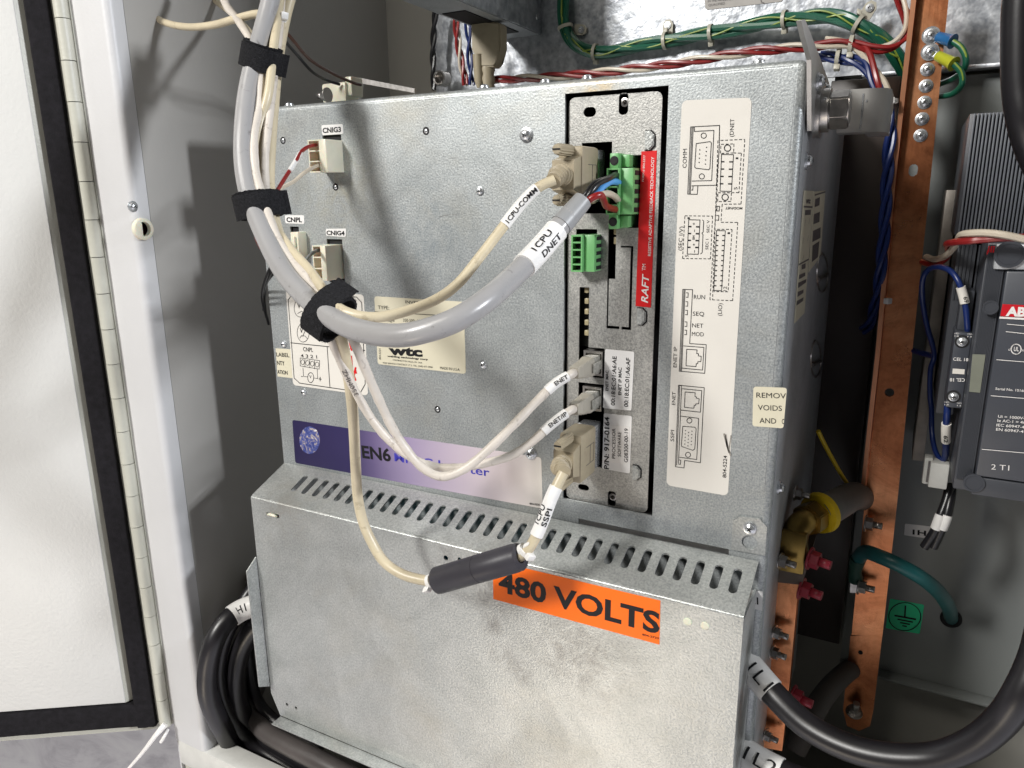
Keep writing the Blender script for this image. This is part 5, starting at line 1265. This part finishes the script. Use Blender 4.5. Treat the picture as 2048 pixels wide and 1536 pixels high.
p_ = smooth(W((1896, 806, .125), (1894, 830, .125), (1892, 860, .13), (1892, 890, .14), (1891, 910, .15), (1884, 924, .155)), 7)
tube_part(p_, .0022, BLUW, 'jacket', t_, 10); marker(p_, (1892, 846), (1891, 882), .0030, [('62', .45, .85, 0)], t_, STICK, height=.0026)
t_ = thing('blue_wire', 'stub of blue wire passing behind the copper bar', 'wire', P(1845, 705, .19)); tube_part(smooth(W((1800, 690, .215), (1830, 702, .2), (1850, 708, .19), (1868, 712, .182)), 6), .0022, BLUW, 'jacket', t_, 10)
t_ = thing('mounting_plate_side', 'narrow mounting plate side between grey panel and contactor, coloured as shaded', 'rail', P(1870, 820, .2))
m = MB(); m.box((P(1890, 500, .2).x - .004, .20, P(1860, 925, .2).z), (P(1890, 500, .2).x + .004, .255, P(1890, 380, .2).z), .0006); m.build('plate_side_strip', STEELD if False else plain('shaded_plate_side', (.20, .18, .16), .5, .4, var=.3), t_)  # brown tone puts shade into the plate's side face
t_ = thing('white_connector', 'white plastic connector hanging above the two black wires', 'connector', P(1870, 980, .15))
m = MB()
a, b_ = P(1862, 925, .145), P(1893, 980, .145); m.box((a.x, .145, b_.z), (b_.x, .158, a.z), .0008)
a, b_ = P(1850, 915, .150), P(1862, 970, .150); m.box((a.x, .150, b_.z), (b_.x - .0006, .160, a.z), .0008); m.build('housing', plain('white_abs', (.50, .50, .47), .4), t_)
m = MB(); a, b_ = P(1857, 922, .1497), P(1862, 965, .1497); m.box((a.x, .1493, b_.z), (b_.x, .1499, a.z)); m.build('slot', INKG, t_)
for k, (dx, lab) in enumerate(((0, 'black wire with white marker under the white connector, left one'), (12, 'black wire with white marker under the white connector, right one'))):
    t_ = thing('black_wire', lab, 'wire', P(1880 + dx, 1030, .15), 'black wires under the white connector')
    p_ = smooth(W((1900 + dx * .3, 970, .16 + .004 * k), (1893 + dx * .6, 1000, .155), (1880 + dx, 1035, .15), (1868 + dx, 1065, .15), (1849 + dx * 1.5, 1094, .152)), 7)
    tube_part(p_, .0033, BLKW, 'jacket', t_, 12); marker(p_, (1879 + dx, 1030), (1871 + dx, 1056), .0038, [], t_)
twist('red and white twisted pair crossing in front of the contactor', 'wires', ((1848, 519, .19), (1870, 523, .17), (1890, 512, .15), (1900, 492, .12), (1915, 478, .095), (1940, 474, .085), (1975, 472, .082), (2010, 473, .08), (2060, 478, .08)), .0021, .0022, .10, [REDW, WHTW], ['red_wire', 'white_wire'], ph0=1)
# stickers on the grey panel
PGp = lambda px, py: P(px, py, .262)
t_ = thing('white_tag', 'small white label 1H1 on the grey panel behind black wires', 'label', PGp(1830, 1060))
s_, _ = sticker('tag_sheet', PGp, [(1810, 1047), (1866, 1053), (1864, 1078), (1808, 1070)], STICKW, t_, r=.001); Ink(PGp, .0006).text('1H1', (1825, 1068), (1862, 1072), (1825, 1058), .03).done(s_)
t_ = thing('earth_sticker', 'green sticker with black earth symbol on the grey panel', 'sticker', PGp(1810, 1250))
s_, _ = sticker('sticker_sheet', PGp, [(1780, 1197), (1848.5, 1209.5), (1839.5, 1267.6), (1771, 1256)], EARTHG, t_, r=.0015)
I = Ink(PGp, .0006, .001); I.ring(1809.5, 1232.7, 32, 28, w=.0008, n=36).line((1811, 1211), (1809.5, 1233), w=.0012).line((1790, 1230.5), (1831, 1238), w=.0016).line((1796, 1238), (1825, 1243.5), w=.0013).line((1801, 1244.6), (1819, 1248), w=.0013).line((1805.5, 1250.8), (1813, 1252.3), w=.0013).done(s_, INK, 'earth_symbol')
# teal ground cable
t_ = thing('ground_cable', 'teal ground cable arching from the copper bar over the grey panel', 'cable', P(1800, 1130, .15))
tube_part(smooth(W((1716, 1118, .19), (1730, 1104, .175), (1759, 1113, .16), (1800, 1131, .155), (1845, 1157, .16), (1879, 1186, .18), (1897, 1214, .215), (1902, 1236, .262)), 8), .0056, TEALW, 'jacket', t_, 18)
m = MB(); m.lathe(P(1902, 1236, .262), FR, [(0, .0085), (.0016, .0085), (.0026, .0072), (.0026, .0050)], 24); m.build('grommet', DARK, t_)
m = MB(); m.tube([P(1716, 1118, .188), P(1710, 1140, .190), P(1712, 1160, .194)], 0, 14, radii=[.0062, .0050, .0058]); m.build('heat_shrink', plain('dark_green_sleeve', (.01, .06, .04), .5), t_)
m = MB(); m.prism([P(1702, 1150, .1965), P(1728, 1152, .1965), P(1724, 1185, .1965), P(1700, 1184, .1965)], (0, -.0012, 0)); m.build('lug', STEELD, t_)

# --- lower right: copper link, brass elbow, hose
cl = thing('copper_link', 'vertical copper link plate with steel bolts behind the vented cover edge', 'copper link', P(1570, 1400, .06))
YK = .060
m = MB(); pl = [P(1512, 1160, YK), P(1597, 1169, YK), P(1577, 1388, YK), P(1564, 1502, YK), P(1440, 1480, YK)]; m.prism(pl, (0, .012, 0)); m.build('plate', COPPER, cl)
m = MB(); pl = [P(1512, 1118, .058), P(1617, 1122, .058), P(1604, 1170, .058), P(1512, 1160, .058)]; m.prism(pl, (0, .05, 0)); m.build('end_block', plain('dull_bronze', (.14, .11, .09), .5, .6), cl)
for (x, y, s_) in ((1548, 1264, .0042), (1544, 1304, .0042), (1560, 1121, .0046), (1530, 1470, .004)): fasten('bolt', P(x, y, .052), (1, -.25, 0), cl, s_)
fasten('bolt', P(1590, 986, .08), (1, -.1, 0), inv, .0042)
for (x, y) in ((1618, 1116), (1601, 1176), (1584, 1390)): fasten('bolt', P(x, y, .062), (1, -.2, -.08), cl, .0062, m=REDT, label='steel bolt daubed with red paint')
el = thing('brass_elbow', 'brass elbow fitting with a yellow ring joined to the grey hose', 'pipe fitting', P(1595, 1110, .07))
m = MB(); m.tube(smooth([P(1597, 1125, .07), P(1590, 1090, .068), P(1592, 1062, .066), P(1606, 1044, .070), P(1622, 1034, .078)], 5), .0085, 14); m.build('elbow', BRASS, el)
a, b_ = P(1612, 1042, .072), P(1630, 1030, .083); m = MB(); m.cyl(a, b_, .0115, 6, flat=True); bmesh.ops.bevel(m.bm, geom=list(m.bm.edges), offset=.0008, segments=2, affect='EDGES'); m.build('hex_nut', BRASS, el)
m = MB(); c = P(1588, 1092, .066); m.box((c.x - .0085, c.y - .0095, c.z - .016), (c.x + .0085, c.y + .004, c.z + .014), .002); m.build('wrench_flat', BRASS, el)
d = (P(1664, 1016, .10) - a).normalized(); c = P(1640, 1026, .087)
m = MB(); m.lathe(c, d, [(-.003, .0105), (-.0025, .0138), (.0015, .0145), (.0030, .0130), (.003, .0100)], 28); m.build('yellow_ring', YELLOW, el)
t_ = thing('rubber_hose', 'grey rubber hose running from the yellow ring behind the copper bar', 'hose', P(1690, 1000, .12))
tube_part(smooth([c + d * .001, c + d * .010, P(1684, 1003, .14), P(1708, 992, .185), P(1735, 1000, .225), P(1765, 1020, .25)], 8), .0112, HOSE, 'hose_wall', t_, 22)
t_ = thing('yellow_wire', 'yellow wire in the dark gap beside the housing', 'wire', P(1660, 910, .15)); tube_part(smooth(W((1636, 862, .13), (1655, 900, .14), (1680, 945, .16), (1700, 975, .18)), 6), .0016, YELLOW, 'jacket', t_, 8)
t_ = thing('rubber_hose', 'dull grey hose low down in the shadow beside the copper bar', 'hose', P(1640, 1390, .15))
tube_part(smooth(W((1712, 1330, .22), (1680, 1355, .18), (1645, 1395, .14), (1615, 1450, .11), (1590, 1500, .10)), 8), .0085, plain('dusty_dark_hose', (.075, .066, .062), .6), 'hose_wall', t_, 16)
fasten('bolt', P(1600, 1040, .1), (1, 0, 0), inv, .001)

# --- power cables
def power(label, pts, r, mk=None, lines=(), rk=.0015, seg=22, h=.006, mat_=None):
    t_ = thing('power_cable', label, 'cable', P(*pts[len(pts) // 2]), 'black power cables'); p_ = smooth(W(*pts), 8)
    tube_part(p_, r, mat_ or BLKC, 'jacket', t_, seg)
    if mk: marker(p_, mk[0], mk[1], r + .0009, lines, t_, height=h, bold=-.004)
    return t_
power('thick black cable sweeping across the lower right corner, label 1L1', ((1420, 1255, .02), (1458, 1290, .01), (1497, 1330, .0), (1549, 1390, -.010), (1612, 1450, -.018), (1690, 1492, -.024), (1777, 1514, -.028), (1871, 1514, -.030), (1946, 1487, -.032), (2004, 1440, -.034), (2042, 1385, -.036), (2075, 1310, -.03), (2095, 1220, -.02)), .0078, ((1480, 1318), (1540, 1380)), [('1L1', .40, .98, .001)], h=.009)
power('black cable at the bottom edge beside the cover, label 1L2', ((1400, 1440, .02), (1440, 1472, .01), (1485, 1503, .0), (1545, 1538, -.005), (1620, 1568, -.008), (1720, 1585, -.01)), .0085, ((1475, 1494), (1560, 1546)), [('1L2', .30, .95, .001)], h=.009)
power('black cable dropping along the upper right edge of the picture', ((2052, -60, .06), (2042, 0, .06), (2039, 80, .06), (2040, 170, .06), (2050, 240, .06), (2068, 300, .065), (2095, 360, .075)), .0085)
power('black cable curling round lower left of the housing, label H1', ((560, 1195, .0), (520, 1207, -.008), (480, 1222, -.020), (450, 1246, -.034), (428, 1285, -.045), (416, 1335, -.050), (417, 1390, -.051), (436, 1440, -.043), (466, 1490, -.026), (520, 1535, -.014), (600, 1580, -.008)), .0090, ((462, 1233), (508, 1211)), [('H1', .22, .72, .0015)], h=.0075)
power('black cable hidden between two others at lower left of the cover', ((560, 1225, .0), (522, 1240, -.004), (486, 1290, -.012), (472, 1350, -.018), (478, 1410, -.016), (505, 1455, -.008), (560, 1495, -.004), (640, 1540, .0)), .0095)
power('black cable bowing low beside the white post at lower left', ((520, 1160, .01), (490, 1200, -.006), (452, 1275, -.022), (438, 1340, -.030), (446, 1400, -.030), (474, 1452, -.022), (522, 1500, -.014), (600, 1550, -.010)), .0062)
power('thin black cable hanging straight behind the cover side lip', ((505, 1150, .02), (500, 1240, .01), (497, 1320, .004), (515, 1400, .0), (560, 1450, .0), (640, 1500, .0)), .0056)
power('greyish black cable nearest the cover bottom left corner', ((575, 1300, .03), (540, 1330, .02), (510, 1380, .005), (506, 1425, -.004), (530, 1462, -.012), (580, 1492, -.018), (650, 1527, -.022), (730, 1570, -.024)), .0088, mat_=plain('greyish_cable_jacket', (.085, .075, .072), .38, var=.3, scale=20))  # jacket greyer and lighter than the other power cables
t_ = thing('white_tag', 'white label ending in 1 peeking out right of the vented cover', 'label', P(1512, 1200, .0)); PT = lambda x, y: P(x, y, -.0004)
s_, _ = sticker('tag_sheet', PT, [(1496, 1179), (1526, 1183), (1524, 1221), (1488, 1213)], STICKW, t_, r=0); Ink(PT, .0005).text('L1', (1503, 1206), (1517, 1208), (1503, 1192), .03).done(s_)
t_ = thing('conduit_bushing', 'round brass conduit bushing in the cabinet floor at lower right', 'bushing', PZ(1897, 1480, -.53))
c = PZ(1893, 1478, -.515); m = MB(); m.lathe((c.x, c.y, -.53), (0, 0, 1), [(0, .021), (.012, .021), (.016, .019), (.016, .016), (.004, .015)], 32); m.mi = 1; m.lathe((c.x, c.y, -.5285), (0, 0, 1), [(0, .0155), (.002, .0155)], 24); m.build('bushing_ring', [plain('dull_brass', (.22, .19, .14), .35, .9), DARK], t_)

t_ = thing('frayed_strip', 'torn white strip hanging below the lower end of the hinge', 'strip', P(320, 1452, -.06))
tube_part(smooth(W((331, 1448, -.058), (312, 1470, -.065), (285, 1505, -.07), (250, 1545, -.075), (210, 1590, -.08)), 6), 0, WHITEINK, 'strand', t_, 8, radii=[.0030 - .0022 * i / 24 for i in range(25)])
tube_part(smooth(W((336, 1458, -.056), (330, 1470, -.06), (322, 1484, -.062)), 4), .0016, WHITEINK, 'strand', t_, 8)
